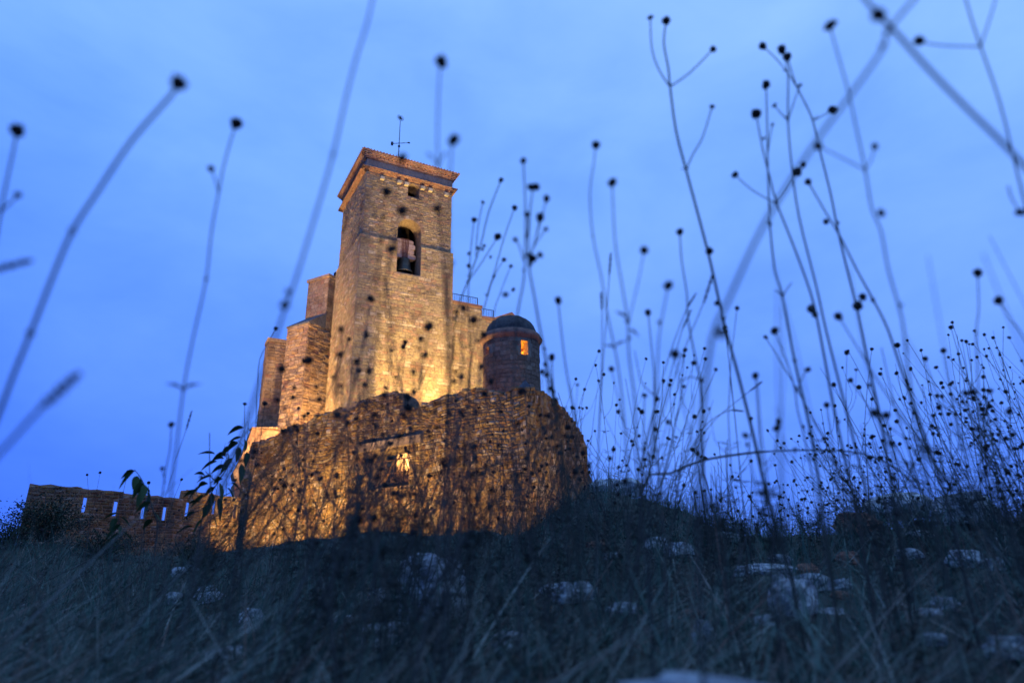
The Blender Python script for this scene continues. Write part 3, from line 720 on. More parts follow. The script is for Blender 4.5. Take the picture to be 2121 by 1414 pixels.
to = bpy.data.objects.new('turret_lamp', tl); COL.objects.link(to); to.location = tc0 + UP * (wz0 + .1) + V3((-.2, 0.1, 0))
# ------------------------------------------------------------------ rocks
ONES = 'first second third fourth fifth sixth seventh eighth ninth tenth eleventh twelfth thirteenth fourteenth fifteenth sixteenth seventeenth eighteenth nineteenth'.split()
TENS = {2: ('twentieth', 'twenty'), 3: ('thirtieth', 'thirty'), 4: ('fortieth', 'forty'), 5: ('fiftieth', 'fifty'), 6: ('sixtieth', 'sixty'), 7: ('seventieth', 'seventy'), 8: ('eightieth', 'eighty'), 9: ('ninetieth', 'ninety')}
def ordinal(k):
    if k == 1: return 'leftmost'
    if k < 20: return ONES[k - 1]
    a, b = divmod(k, 10); return TENS[a][0] if b == 0 else TENS[a][1] + '-' + ONES[b - 1]

def ground_hit(u, v):
    r = ray(u, v); d = .5; lastd = .5
    while d < 14:
        p = r * d
        if p.z < ground(p.x, p.y, False): break
        d *= 1.02
    return r * d
def rock(u, v, w, h, label, m='rock', seed=0, dep=1.0, cat='rock', lift=0, d=None):
    p = ground_hit(u, v) if d is None else ray(u, v) * d
    s = p.y / FPX * .95; bm = bmesh.new(); bmesh.ops.create_icosphere(bm, subdivisions=4, radius=1)
    sv = V3((seed * 3.1, seed * 1.7, 5))
    rx, rz = w * s * .5, h * s * .72; ry = max(rx * .7, rz) * dep
    for vv in bm.verts:
        c = vv.co.copy(); k = 1 + .34 * noise.noise(c * 1.3 + sv) + .16 * noise.noise(c * 3.2 + sv) + .09 * noise.noise(c * 8 + sv) + .05 * noise.noise(c * 19 + sv)
        c = c * k; c.z = max(-.6, min(.82 + .1 * noise.noise(c * 2 + sv), c.z)); vv.co = V3((c.x * rx, c.y * ry, c.z * rz))
    me = bpy.data.meshes.new('rock'); bm.to_mesh(me); bm.free(); me.materials.append(M[m])
    a = me.attributes.new('rnd', 'FLOAT', 'FACE'); a.data.foreach_set('value', [(seed * .37) % 1] * len(me.polygons))
    o = bpy.data.objects.new('rock', me); COL.objects.link(o); o.location = p + V3((0, ry * .3, rz * (.02 + lift))); o.rotation_euler = (rnd.uniform(-.15, .15), rnd.uniform(-.15, .15), rnd.uniform(-.4, .4))
    ROCKP.append((o.location.x, o.location.y, rx)); return tag(o, label, cat, 'limestone rocks on the grassy slope')
ROCKP = []
ROCKS = [(885, 1275, 135, 130, 'largest pale limestone boulder in the grass below the castle', 'rock'),
 (1585, 1192, 110, 26, 'flat pale slab of rock on the slope at lower right', 'rock'),
 (1690, 1215, 90, 34, 'wide flat rock right of the pale slab', 'rock'),
 (1622, 1212, 50, 30, 'small rounded rock directly below the pale slab', 'rock'),
 (1650, 1275, 100, 78, 'big grey boulder below the flat slabs at lower right', 'rock'),
 (1745, 1215, 50, 22, 'small bright stone at the right end of the slab row', 'rock'),
 (1790, 1105, 90, 44, 'rusty orange brown rock near the crest at right', 'redrock'),
 (1870, 1072, 150, 52, 'long pale rock ledge on the crest at right', 'rock'),
 (2010, 1078, 130, 60, 'rock outcrop on the crest nearest the right edge', 'rock'),
 (2010, 1170, 80, 34, 'blurred pale boulder on the right slope below the outcrop', 'rock'),
 (1510, 1118, 80, 20, 'thin pale stone lying in grass under the herb thicket', 'rock'),
 (1410, 1145, 60, 30, 'small stone in the dead grass right of the mound', 'rock'),
 (1280, 1018, 110, 40, 'dark rounded rock on top of the grassy mound', 'rock'),
 (1190, 1235, 90, 40, 'low stone half hidden in grass at bottom middle', 'rock'),
 (1460, 1320, 36, 44, 'small bright pointed stone left of the big grey boulder', 'rock'),
 (515, 1300, 44, 50, 'small speckled stone in the dark grass at lower left', 'rock'),
 (470, 1365, 70, 26, 'small pale stone at the bottom left edge', 'rock'),
 (790, 1320, 110, 34, 'long low stone beneath the largest boulder', 'rock'),
 (420, 1232, 46, 24, 'small pale rock in the middle of the left slope', 'rock'),
 (780, 1243, 34, 30, 'little stone just left of the largest boulder', 'rock'),
 (1885, 1150, 60, 20, 'small flat rock between the rusty rock and the outcrop', 'rock'),
 (2090, 1350, 80, 40, 'blurred pale stone in the bottom right corner', 'rock'),
 (1760, 1165, 44, 30, 'small stacked stone beneath the rusty rock', 'redrock'),
 (1050, 1330, 70, 28, 'low grey stone at the bottom right of the largest boulder', 'rock')]
for i, (u, v, w_, h_, lb, mm) in enumerate(ROCKS): rock(u, v, w_, h_, lb, mm, i + 1, lift=.5 if i in (6, 7, 8) else .4 if i in (0, 1, 4, 9, 16) else .15)
q = random.Random(77)
ru = sorted(q.uniform(1120, 2110) for k in range(16))
for k, u in enumerate(ru):
    v = q.uniform(1105, 1330)
    rock(u, v, q.uniform(26, 64), q.uniform(14, 30), ordinal(k + 1) + (' ' if k == 0 else ' from the left ') + 'small broken stone half buried on the right slope', q.choice(['rock', 'rock', 'rock', 'redrock']), k + 50)
lu = sorted(q.uniform(350, 1100) for k in range(12))
for k, u in enumerate(lu):
    v = q.uniform(1160, 1370)
    rock(u, v, q.uniform(22, 50), q.uniform(14, 26), ordinal(k + 1) + (' ' if k == 0 else ' from the left ') + 'small stone half buried on the left slope', 'rock', k + 90)
rock(1600, 1476, 520, 60, 'very blurred pale rock closest to the camera at the bottom edge', 'rock', 31, .6, d=.42)

# ------------------------------------------------------------------ grass and straw
NR = np.random.default_rng(4)
TRa = np.array([a for a, b in TR]); TRb = np.array([b for a, b in TR]); TDb = np.array([b for a, b in TD])
def gnp(x, y):
    t = np.clip(x / np.maximum(y, .3), -3, 3); rc = np.interp(t, TRa, TRb); D = np.interp(t, TRa, TDb)
    q = (np.clip(y - 1, 0, None) / (D - 1)); z1 = y * (-.145 + (rc + .145) * np.clip(q, 0, 1) ** .62)
    sm = lambda a: np.clip(a, 0, 1) ** 2 * (3 - 2 * np.clip(a, 0, 1))
    z2 = rc * D * (1 - .35 * sm((y - D) / 3)); z2 = z2 + (1.3 - z2) * sm((y - D - 2) / 22)
    return np.where(y <= 1, -.145, np.where(y <= D, z1, z2))
def blades(name, x, y, h, wd, lean, az_, curve, rndv, m, zoff=-.02, segs=4):
    n = len(x); z = gnp(x, y) + zoff; L_ = segs + 1
    V = np.zeros((n, L_, 2, 3)); ta = NR.uniform(0, 2 * np.pi, n)
    for k in range(L_):
        t = k / segs; hor = h * (np.sin(lean) * t + curve * t * t); ver = h * (np.cos(lean) * t - .5 * np.abs(curve) * t * t)
        ww_ = wd * (1 - t ** 1.6 * .92) * .5
        cx = x + np.cos(az_) * hor; cy = y + np.sin(az_) * hor; cz = z + ver
        for s_, sg in enumerate((-1, 1)):
            V[:, k, s_, 0] = cx + sg * ww_ * np.cos(ta); V[:, k, s_, 1] = cy + sg * ww_ * np.sin(ta); V[:, k, s_, 2] = cz
    nv = L_ * 2; b = (np.arange(n) * nv)[:, None, None]
    q = np.array([[2 * k, 2 * k + 1, 2 * k + 3, 2 * k + 2] for k in range(segs)])[None]
    F = (b + q).reshape(-1)
    me = bpy.data.meshes.new(name); me.vertices.add(n * nv); me.vertices.foreach_set('co', V.reshape(-1))
    nf = n * segs; me.loops.add(nf * 4); me.loops.foreach_set('vertex_index', F.astype(np.int32))
    me.polygons.add(nf); me.polygons.foreach_set('loop_start', np.arange(nf, dtype=np.int32) * 4)
    me.update(calc_edges=True)
    a = me.attributes.new('rnd', 'FLOAT', 'FACE'); a.data.foreach_set('value', np.repeat(rndv, segs))
    me.materials.append(M[m]); o = bpy.data.objects.new(name, me); COL.objects.link(o); return o
def rockdist(x, y):
    m = np.full(len(x), 9.0)
    for (rx_, ry_, rr) in ROCKP:
        t = np.clip((ry_ - y) / .5, 0, 1) * rr * 1.2        # also the strip just in front of the stone stays low
        m = np.minimum(m, np.hypot(x - rx_ * y / ry_, np.where(y > ry_, y - ry_, np.maximum(0, ry_ - y - .8))) / (rr * .8))
    return m
def field(n, y0, y1, tmin=-.95, tmax=.95):
    y = np.exp(NR.uniform(np.log(y0), np.log(y1), n)); t = NR.uniform(tmin, tmax, n); return t * y, y
x, y = field(100000, .62, 7.6)
clump = np.array([noise.noise(V3((a * 1.6, b * 1.6, 3))) + .7 * noise.noise(V3((a * 6, b * 6, 7))) for a, b in zip(x, y)])
keep = clump > NR.uniform(-.75, .45, len(x)); x, y, clump = x[keep], y[keep], clump[keep]
n = len(x); h = NR.gamma(3, .024, n) * np.clip(1 + 1.2 * clump, .3, 2.2) * np.clip(.3 + y * .24, .4, 1.4); h = np.clip(h, .015, .24) * np.where(rockdist(x, y) < 1.0, .25, 1)
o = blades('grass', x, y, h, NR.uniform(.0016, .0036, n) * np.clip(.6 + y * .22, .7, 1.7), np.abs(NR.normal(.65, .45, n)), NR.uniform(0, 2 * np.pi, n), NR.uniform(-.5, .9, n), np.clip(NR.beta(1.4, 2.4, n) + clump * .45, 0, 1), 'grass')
tag(o, 'dark matted dry grass covering the slope in the foreground', 'grass', kind='stuff')
x, y = field(9000, .6, 7.2); n = len(x)
k_ = rockdist(x, y) > 1.0; x, y = x[k_], y[k_]; n = len(x)
o = blades('dry_straw', x, y, NR.uniform(.10, .34, n), NR.uniform(.0016, .0032, n) * np.clip(.6 + y * .2, .7, 1.6), NR.uniform(.9, 1.5, n), NR.normal(.5, .9, n), NR.uniform(-.25, .3, n), NR.uniform(.45, 1, n), 'grass', .01)
tag(o, 'fallen pale dry stalks lying across the dark grass', 'straw', kind='stuff')
# ragged tufts along the crest
x, y = field(30000, 2.6, 7.4)
D = np.interp(np.clip(x / y, -3, 3), TRa, TDb); k_ = (y > D - 1.3) & (y < D + .25); x, y = x[k_], y[k_]
c_ = np.array([noise.noise(V3((a * 3.5, b * 3.5, 8))) + .5 * noise.noise(V3((a * 11, b * 11, 2))) for a, b in zip(x, y)]); k_ = c_ > NR.uniform(-.6, .5, len(x)); x, y, c_ = x[k_], y[k_], c_[k_]
n = len(x)
o = blades('crest_grass', x, y, NR.uniform(.05, .17, n) * (1 + 2.4 * np.clip(c_, -.3, 1) ** 1) * NR.uniform(.6, 1.3, n), NR.uniform(.002, .0042, n), np.abs(NR.normal(.35, .35, n)), NR.uniform(0, 2 * np.pi, n), NR.uniform(-.3, .7, n), NR.uniform(0, .85, n), 'grass')
tag(o, 'ragged tufts of dry grass along the crest of the slope', 'grass', kind='stuff')
x, y = field(520, .8, 4.5); n = len(x)
o = blades('broken_stalks', x, y, NR.uniform(.12, .4, n), NR.uniform(.003, .0055, n), NR.uniform(.5, 1.3, n), NR.normal(.7, 1.0, n), NR.uniform(-.2, .2, n), NR.uniform(.5, 1, n), 'grass', .0)
tag(o, 'broken pale stalks leaning across the near slope', 'straw', kind='stuff')
# tall sparse blades standing up from the slope
x, y = field(4200, .9, 6.5); n = len(x)
o = blades('tall_grass', x, y, NR.uniform(.12, .34, n), NR.uniform(.0012, .0024, n) * np.clip(.6 + y * .2, .7, 1.6), np.abs(NR.normal(.22, .2, n)), NR.uniform(0, 2 * np.pi, n), NR.uniform(-.1, .35, n), NR.uniform(.2, .8, n), 'grass')
tag(o, 'thin upright grass blades scattered over the slope', 'grass', kind='stuff')

# ------------------------------------------------------------------ dried flowers
HM = []
for k in range(4):
    bm = bmesh.new(); bmesh.ops.create_icosphere(bm, subdivisions=3, radius=1); q = random.Random(k)
    for vv in bm.verts: vv.co *= (1 + (q.uniform(-.2, .34) if q.random() < .5 else q.uniform(-.08, .05))); vv.co.z *= .93
    me = bpy.data.meshes.new('seed_head'); bm.to_mesh(me); bm.free(); me.materials.append(M['head']); HM.append(me)
def P(u, v, d): return ray(u, v) * d
def smoothpts(pts, k=3):
    if len(pts) < 3: return pts
    o = []; n = len(pts)
    for i in range(n - 1):
        p0, p1, p2, p3 = pts[max(i - 1, 0)], pts[i], pts[i + 1], pts[min(i + 2, n - 1)]
        for j in range(k):
            t = j / k; o.append(.5 * ((2 * p1) + (p2 - p0) * t + (2 * p0 - 5 * p1 + 4 * p2 - p3) * t * t + (3 * p1 - p0 - 3 * p2 + p3) * t ** 3))
    o.append(pts[-1]); return o
def leaflet(mb, p, dr, ln, wd, r=.5):
    dr = dr.normalized(); sd = dr.cross(V3((0, .6, 1))).normalized(); dn = V3((0, 0, -1))
    a = [p, p + dr * ln * .4 + sd * wd * .5, p + dr * ln + dn * ln * .25, p + dr * ln * .4 - sd * wd * .5]
    mb.face(a, r)
def mkplant(name, label, cat, group, root, stems, heads, knots=(), leaves=(), sm='stem'):
    e = thing(name, root, label, cat, group); mb = MB()
    for pts, r0, r1 in stems:
        n = len(pts); mb.tube(pts, [r0 + (r1 - r0) * i / (n - 1) for i in range(n)], 5, rnd.random(), cap=False)
    for p, r in knots: mb.lathe(p - V3((0, 0, r)), [(0, 0), (r * .75, r * .5), (r, r), (r * .7, r * 1.6), (0, r * 2.2)], 6, .4)
    for (p, dr, ln, wd) in leaves: leaflet(mb, p, dr, ln, wd, rnd.random())
    mb.build('stem', M[sm], e)
    for p, r in heads:
        o = bpy.data.objects.new('seed_head', rnd.choice(HM)); COL.objects.link(o); o.parent = e; o.location = V3(p) - V3(root)
        o.scale = (r, r, r * rnd.uniform(.72, 1.02)); o.rotation_euler = (rnd.uniform(0, 3), rnd.uniform(0, 3), 0)
    return e
def hero(label, d0, main, branches=(), heads=(), knots=(), rt=.0011, rb=.0019, d1=None, leaves=()):
    """main: traced points from the tip down; d0 depth at tip, d1 at the last point; branches: (points, index depth same)"""
    d1 = d1 or d0
    if d0 < .8: rt *= .75; rb *= .68
    knots = [(u, v, (.0022 if s is None else s) * (.62 if d0 < .8 else .8)) for u, v, s in knots]
    n = len(main); v0, v1 = main[0][1], main[-1][1]
    dd = lambda v: d0 + (d1 - d0) * max(0, min(1.2, (v - v0) / (v1 - v0 + 1e-6)))
    pts = [P(u, v, dd(v)) for u, v in main]
    a, b = pts[-2], pts[-1]; dr = (b - a).normalized(); dr = (dr + V3((0, 0, -1.0))).normalized()
    k = 0
    while pts[-1].z > ground(pts[-1].x, pts[-1].y, False) - .02 and k < 60:
        dr = (dr + V3((0, .02, -.12))).normalized(); pts.append(pts[-1] + dr * .03); k += 1
    root = V3((pts[-1].x, pts[-1].y, ground(pts[-1].x, pts[-1].y, False)))
    st = [(smoothpts(pts)[::-1], rb, rt)]
    for br in branches: st.append((smoothpts([P(u, v, dd(v)) for u, v in br]), rt * .8, rt))
    hs = [(P(u, v, dd(v)), .5 * s * dd(v) / FPX * .95) for u, v, s in heads]
    kn = [(P(u, v, dd(v)), .0028 if s is None else s) for u, v, s in knots]
    lv = []
    for (u, v, du, dv) in leaves:
        p = P(u, v, dd(v)); e = P(u + du, v + dv, dd(v)); lv.append((p, e - p, (e - p).length, .004))
    for u, v, s in knots:
        p = P(u, v, dd(v))
        if d0 > .8:
            for sg in (-1, 1): lv.append((p, V3((sg * .5, rnd.uniform(-.4, .4), rnd.uniform(.4, 1.0))), rnd.uniform(.006, .012), .0018))
    return mkplant('dried_flower', label, 'dried flower', 'dried wildflowers with round seed heads', root, st, hs, kn, lv)
B = None
hero('big blurred stalk at far left leaning right with one round seed head', .42, [(370, 172), (352, 200), (272, 292), (200, 400), (150, 478), (110, 570), (63, 690), (30, 770), (0, 850), (-60, 1000)], [], [(370, 172, 32)], [(272, 292, None), (150, 478, .004), (63, 690, .0045)], .0015, .0026)
hero('blurred seed head on short stalk at the left edge with a smaller one below', .5, [(35, 270), (28, 310), (15, 370), (2, 435), (-12, 520), (-30, 640)], [[(38, 404), (22, 420), (2, 437)]], [(35, 270, 28), (38, 404, 14)], [(2, 437, .003)])
hero('slender forked stalk left of the tower with two seed heads and two small leaves', .62, [(490, 256), (478, 290), (462, 350), (453, 398), (438, 480), (427, 578), (400, 700), (380, 805), (365, 930), (355, 1010), (350, 1100)], [[(437, 349), (445, 370), (453, 398)]], [(490, 256, 25), (437, 349, 14)], [(453, 398, None), (427, 578, .0035), (380, 805, .0042)], .0010, .0019, leaves=[(380, 805, -38, -22), (380, 805, 42, -22)])
hero('thick blurred stalk crossing the whole sky left of the tower', .46, [(778, -30), (760, 50), (738, 120), (715, 210), (690, 320), (652, 450), (612, 580), (590, 640), (570, 700), (545, 770), (510, 880), (480, 960), (430, 1080)], [], [], [(690, 320, .003), (590, 632, .0062), (597, 605, .004)], .0010, .0024)
hero('high seed head above the right of the tower roof', .52, [(914, 128), (910, 165), (907, 240), (907, 330), (915, 450), (925, 600), (933, 760), (936, 900), (932, 1050)], [[(888, 320), (897, 328), (907, 345)], [(920, 319), (914, 330), (907, 345)]], [(914, 128, 27), (888, 320, 8), (921, 319, 8)], [(907, 345, .002)], .0009, .0014)
hero('seed head beside the top right of the tower on a faint stalk', .52, [(939, 290), (935, 320), (930, 430), (930, 600), (935, 800), (950, 1050)], [], [(939, 290, 27)], [(932, 520, .002)], .0009, .0014)
hero('stalk with dark heads in front of the bell opening and tower wall', .68, [(833, 436), (815, 516), (800, 600), (806, 700), (800, 820), (830, 960), (850, 1060)], [[(811, 516), (803, 560), (801, 600)], [(801, 397), (795, 450), (786, 525), (782, 600), (785, 700), (790, 820)]], [(833, 436, 22), (808, 516, 16), (816, 515, 15), (801, 397, 20), (794, 450, 11), (777, 447, 10), (789, 498, 12)], [(786, 525, None)], .0008, .0015)
hero('blurred dark head before the tower cornice', .55, [(833, 327), (822, 400), (812, 500), (790, 640), (770, 760), (765, 900), (760, 1050)], [], [(833, 327, 22), (817, 414, 9)], [], .0008, .0013)
hero('stalk in front of the right half of the tower with one dark head', .6, [(906, 432), (915, 520), (921, 600), (925, 700), (930, 850), (925, 1000)], [[(937, 543), (930, 590), (923, 650)]], [(906, 432, 19), (937, 543, 9)], [(921, 600, .002)], .001, .0016)
hero('curved stalk with a round head in open sky right of the tower', .75, [(1234, 300), (1230, 340), (1222, 400), (1228, 488), (1245, 570), (1258, 650), (1272, 715), (1282, 770), (1292, 860), (1300, 980), (1300, 1080)], [], [(1234, 300, 18)], [(1228, 488, .0025), (1272, 718, .0035)], .0009, .002, leaves=[(1272, 718, 28, -22), (1272, 718, -22, -8)])
hero('forked leafy stalk right of the curved one carrying two large heads', .7, [(1268, 378), (1270, 430), (1275, 510), (1290, 600), (1300, 665), (1303, 740), (1315, 830), (1320, 960), (1330, 1060)], [[(1334, 518), (1325, 570), (1312, 625), (1301, 672)]], [(1268, 378, 20), (1334, 518, 18)], [(1300, 665, .005), (1303, 700, .004)], .0009, .0024, leaves=[(1300, 660, -28, -25), (1302, 680, 24, 12)])
hero('stalk with one large low head in the middle sky', .66, [(1384, 591), (1375, 640), (1365, 700), (1360, 790), (1353, 900), (1345, 1010)], [], [(1384, 591, 21)], [(1366, 668, .004)], .0009, .002)
hero('thin straight stalk with one small head left of the tall forked stalk', .9, [(1408, 480), (1412, 540), (1423, 610), (1425, 660), (1440, 740), (1450, 790), (1455, 900), (1460, 1020)], [[(1410, 790), (1430, 780), (1450, 786)]], [(1408, 480, 15)], [(1452, 788, .004)], .0009, .002)
hero('tallest sharp forked stalk with four seed heads at top centre right', .95, [(1380, 43), (1375, 90), (1384, 140), (1388, 180), (1400, 270), (1421, 352), (1450, 460), (1472, 545), (1500, 670), (1530, 780), (1560, 900), (1590, 1030), (1640, 1200)], [[(1347, 37), (1350, 100), (1365, 145), (1388, 180)], [(1477, 102), (1430, 150), (1388, 180)], [(1475, 221), (1455, 285), (1435, 320), (1421, 352)]],
     [(1347, 37, 12), (1380, 43, 18), (1477, 102, 14), (1475, 221, 11), (1469, 520, 16), (1485, 628, 11)], [(1388, 180, .002), (1421, 352, .0025), (1500, 660, .003)], .0011, .0032)
hero('stalk with several heads and a leaning top at upper right', .95, [(1631, 118), (1648, 175), (1680, 240), (1695, 300), (1720, 400), (1735, 475), (1755, 560), (1775, 640), (1800, 760), (1830, 900), (1850, 1040)], [[(1580, 96), (1615, 130), (1650, 180), (1680, 240)], [(1725, 228), (1708, 238), (1688, 248)]], [(1631, 118, 17), (1580, 96, 16), (1725, 228, 18), (1711, 459, 12)], [(1688, 248, .002), (1735, 462, .0035)], .0009, .0030)
hero('upright stalk topped by the large head of the upper right pair', .92, [(1619, 103), (1632, 150), (1632, 250), (1640, 345), (1655, 450), (1690, 590), (1710, 680), (1740, 800), (1790, 1000)], [[(1657, 177), (1645, 210), (1632, 250)], [(1604, 219), (1618, 235), (1632, 250)]], [(1619, 103, 20), (1657, 177, 9), (1604, 219, 10)], [(1632, 250, .002), (1631, 150, .0018)], .0009, .0028)
hero('straight thin stalk with one oval head left of the upper right pair', .92, [(1587, 175), (1589, 260), (1590, 330), (1592, 400), (1595, 470), (1605, 560), (1620, 610), (1640, 720), (1655, 790), (1680, 900), (1700, 1030)], [[(1600, 258), (1594, 290), (1590, 320)], [(1604, 600), (1612, 605), (1621, 613)], [(1640, 585), (1630, 598), (1621, 613)]], [(1587, 175, 18), (1600, 258, 7), (1582, 287, 7)], [(1596, 465, .003), (1621, 613, .003), (1646, 748, .0035)], .0009, .0028)
hero('slightly bent stalk with a large head and a branch head to its left', .92, [(1566, 236), (1580, 310), (1595, 370), (1609, 422), (1640, 500), (1680, 610), (1700, 700), (1730, 860), (1770, 1040)], [[(1522, 362), (1560, 395), (1609, 422)], [(1651, 356), (1630, 392), (1609, 422)]], [(1566, 236, 20), (1522, 362, 15), (1651, 356, 20), (1664, 341, 14)], [(1609, 422, .003), (1680, 640, .008), (1688, 652, .006)], .0009, .003)
hero('leaning stalk crossing behind the dense stems at right', .9, [(1674, 377), (1710, 440), (1740, 490), (1775, 560), (1808, 620), (1838, 680), (1865, 760), (1900, 860), (1950, 1000)], [[(1787, 614), (1777, 630), (1776, 636)]], [(1674, 377, 14), (1787, 614, 16), (1776, 634, 20)], [(1808, 622, .004)], .001, .0028)
hero('large blurred head on a pale stalk with two side heads at upper right', .58, [(1719, 54), (1727, 85), (1757, 190), (1770, 250), (1792, 352), (1805, 430), (1825, 480), (1840, 560), (1868, 660), (1880, 760), (1900, 900), (1930, 1050)], [[(1812, 303), (1805, 330), (1792, 352)], [(1695, 303), (1740, 325), (1792, 352)]], [(1719, 54, 26), (1812, 303, 14), (1695, 303, 18), (1825, 441, 18)], [(1757, 190, .0015), (1792, 355, .0024), (1866, 632, .003)], .0009, .002)
hero('very blurred dark head at the top right on a thick diagonal stalk', .4, [(1819, 32), (1850, 62), (1920, 140), (2000, 222), (2080, 300), (2140, 365), (2220, 460)], [[(1780, -15), (1800, 8), (1819, 32)]], [(1819, 32, 30)], [], .0016, .0024)
hero('thick very blurred diagonal stalk running from top right to lower centre', .4, [(1910, -20), (1838, 66), (1830, 100), (1760, 200), (1700, 280), (1612, 415), (1560, 510), (1510, 620), (1475, 700), (1455, 860), (1445, 1050)], [], [], [(1838, 66, .0035), (1828, 96, .0032), (1495, 690, .006)], .0013, .0024)
hero('forked stalk at the right edge with a head on a long level branch', .6, [(1995, -20), (2012, 40), (2031, 97), (2070, 210), (2100, 330), (2125, 430), (2160, 560), (2180, 700)], [[(1904, 85), (1920, 90), (1960, 95), (2031, 97)], [(2068, -20), (2050, 40), (2031, 97)], [(2113, 440), (2095, 410), (2088, 385)]], [(1904, 85, 20), (2113, 440, 20)], [(2031, 97, .0025)], .001, .0022)
hero('straight stalk with a single oval head near the right edge', .75, [(2025, 565), (2027, 640), (2022, 690), (2025, 780), (2030, 900), (2032, 1050)], [], [(2025, 565, 18)], [(2022, 690, .003)], .0009, .0018)
hero('stalk with a large head arching out of the right edge', .72, [(2068, 622), (2085, 650), (2121, 700), (2160, 790), (2190, 900)], [], [(2068, 622, 19)], [], .0009, .0018)
hero('short branching stalk with a head in the gap right of centre', .9, [(1604, 685), (1625, 735), (1645, 800), (1652, 850), (1665, 900), (1690, 1020)], [[(1673, 765), (1660, 785), (1650, 810)]], [(1604, 685, 17), (1673, 765, 13)], [(1652, 810, .0025)], .0008, .0016)
hero('single head on a pale stalk just right of the turret', .85, [(1156, 622), (1162, 680), (1172, 760), (1185, 830), (1195, 900), (1203, 1020)], [], [(1156, 622, 17)], [], .0009, .0016)
hero('dense dark stem cluster with heads above the domed turret', .78, [(1105, 387), (1098, 440), (1095, 540), (1108, 620), (1122, 700), (1140, 790), (1160, 900), (1175, 1010), (1200, 1180)], [[(1132, 411), (1122, 450), (1108, 500), (1096, 545)], [(1119, 450), (1110, 490), (1096, 545)], [(1131, 474), (1112, 500), (1097, 530)], [(1119, 528), (1108, 535), (1098, 545)]],
     [(1099, 387, 15), (1110, 387, 17), (1132, 411, 16), (1119, 450, 20), (1131, 474, 10), (1103, 535, 18), (1119, 528, 13), (1094, 528, 10)], [(1098, 548, .005), (1140, 790, .004)], .0011, .0042)
hero('tall stalk with one head left of the dense stem cluster', .8, [(1084, 333), (1088, 420), (1088, 500), (1085, 580), (1072, 650), (1066, 740), (1062, 850), (1068, 1000)], [[(1091, 444), (1094, 470), (1088, 500)], [(1067, 496), (1076, 510), (1084, 540)]], [(1084, 333, 13), (1091, 444, 12), (1067, 496, 11), (1047, 610, 13)], [(1085, 560, .0025)], .0009, .002)
hero('sharp leaning stalk reaching up right of the tower railing', 1.1, [(1038, 373), (1012, 440), (995, 510), (970, 580), (945, 650), (938, 740), (925, 850), (930, 1000)], [[(1000, 419), (990, 470), (985, 530)], [(1031, 490), (1000, 540), (972, 580)]], [(1038, 373, 11), (1000, 419, 8), (1031, 490, 16), (989, 514, 8), (1003, 509, 7), (999, 516, 7)], [(970, 585, .0025), (940, 660, .003)], .0009, .0022)
hero('thin stalk with a small head close beside the tower edge', 1.1, [(982, 455), (975, 520), (971, 590), (970, 640), (974, 760), (970, 900), (975, 1020)], [], [(982, 455, 12), (971, 525, 8), (971, 551, 10)], [(972, 575, .002)], .0008, .0018)
hero('fine stalk with many little heads between the tower and the cluster', 1.15, [(1066, 430), (1045, 490), (1025, 560), (1005, 630), (985, 700), (968, 820), (960, 960)], [[(1044, 538), (1030, 560), (1012, 600)], [(1058, 551), (1035, 610), (1022, 660), (1024, 780)], [(1023, 572), (1015, 590), (1008, 615)]], [(1066, 430, 12), (1044, 538, 10), (1016, 532, 7), (1058, 551, 8), (1023, 572, 7), (1063, 600, 9)], [(1008, 612, .0025)], .0008, .0018)
hero('stalk with a small sharp head curving before the left buttress', 1.7, [(571, 680), (555, 710), (538, 745), (533, 800), (530, 880), (520, 980), (512, 1060)], [], [(571, 680, 9)], [], .0009, .0016)
hero('short stalk with one tiny head left of the buttress foot', 1.9, [(507, 836), (506, 870), (507, 920), (500, 1000), (490, 1080)], [], [(507, 836, 8)], [], .0008, .0014)
hero('small soft head on a thin stalk above the low wall', .95, [(355, 879), (352, 930), (343, 975), (335, 1040), (332, 1100)], [[(336, 970), (338, 980), (342, 1000)]], [(355, 879, 13), (336, 970, 9)], [], .0008, .0013)
hero('round head in front of the turret wall with a forked stalk', 1.0, [(1143, 740), (1146, 800), (1158, 880), (1165, 980), (1175, 1080)], [], [(1143, 740, 15), (1128, 722, 7)], [], .001, .002)
hero('dark stalk with a head standing before the wing wall', .9, [(981, 662), (975, 720), (970, 800), (962, 900), (968, 1010)], [[(946, 646), (952, 700), (965, 760)]], [(981, 662, 18), (946, 646, 9), (991, 705, 9), (966, 718, 7)], [(970, 790, .003)], .0009, .002)

def spike(label, pts, s, ln, wd, d, base=None):
    e_pts = [P(u, v, d) for u, v in pts]
    dr = (e_pts[-1] - e_pts[-2]).normalized(); k = 0; sp_ = list(e_pts)
    while sp_[-1].z > ground(sp_[-1].x, sp_[-1].y, False) - .02 and k < 60:
        dr = (dr + V3((0, .02, -.15))).normalized(); sp_.append(sp_[-1] + dr * .03); k += 1
    root = V3((sp_[-1].x, sp_[-1].y, ground(sp_[-1].x, sp_[-1].y, False)))
    e = thing('grass_stalk', root, label, 'grass stalk', 'wild grass stalks with seed spikes')
    m = MB(); m.tube(smoothpts(sp_)[::-1], .0007 if d > .6 else .0013, 4, rnd.random(), cap=False); m.build('stem', M['stem'], e)
    m = MB(); a = e_pts[0]; t = (e_pts[0] - e_pts[1]).normalized(); L_ = ln * d / FPX; w_ = wd * d / FPX * .5; n = 16
    for i in range(n):
        p = a - t * L_ * i / n; side = V3((math.cos(i * 2.4), math.sin(i * 2.4), 0)) * w_ * .55 * math.sin(math.pi * (i + 1) / (n + 1)) ** .5
        q_ = p + side + t * L_ * .09; m.tube([p - t * L_ * .02, (p + q_) / 2 + side * .25, q_ + t * L_ * .03], [w_ * .15, w_ * .5, w_ * .08], 5, rnd.random())
    m.build('spike', M['spike'], e); return e
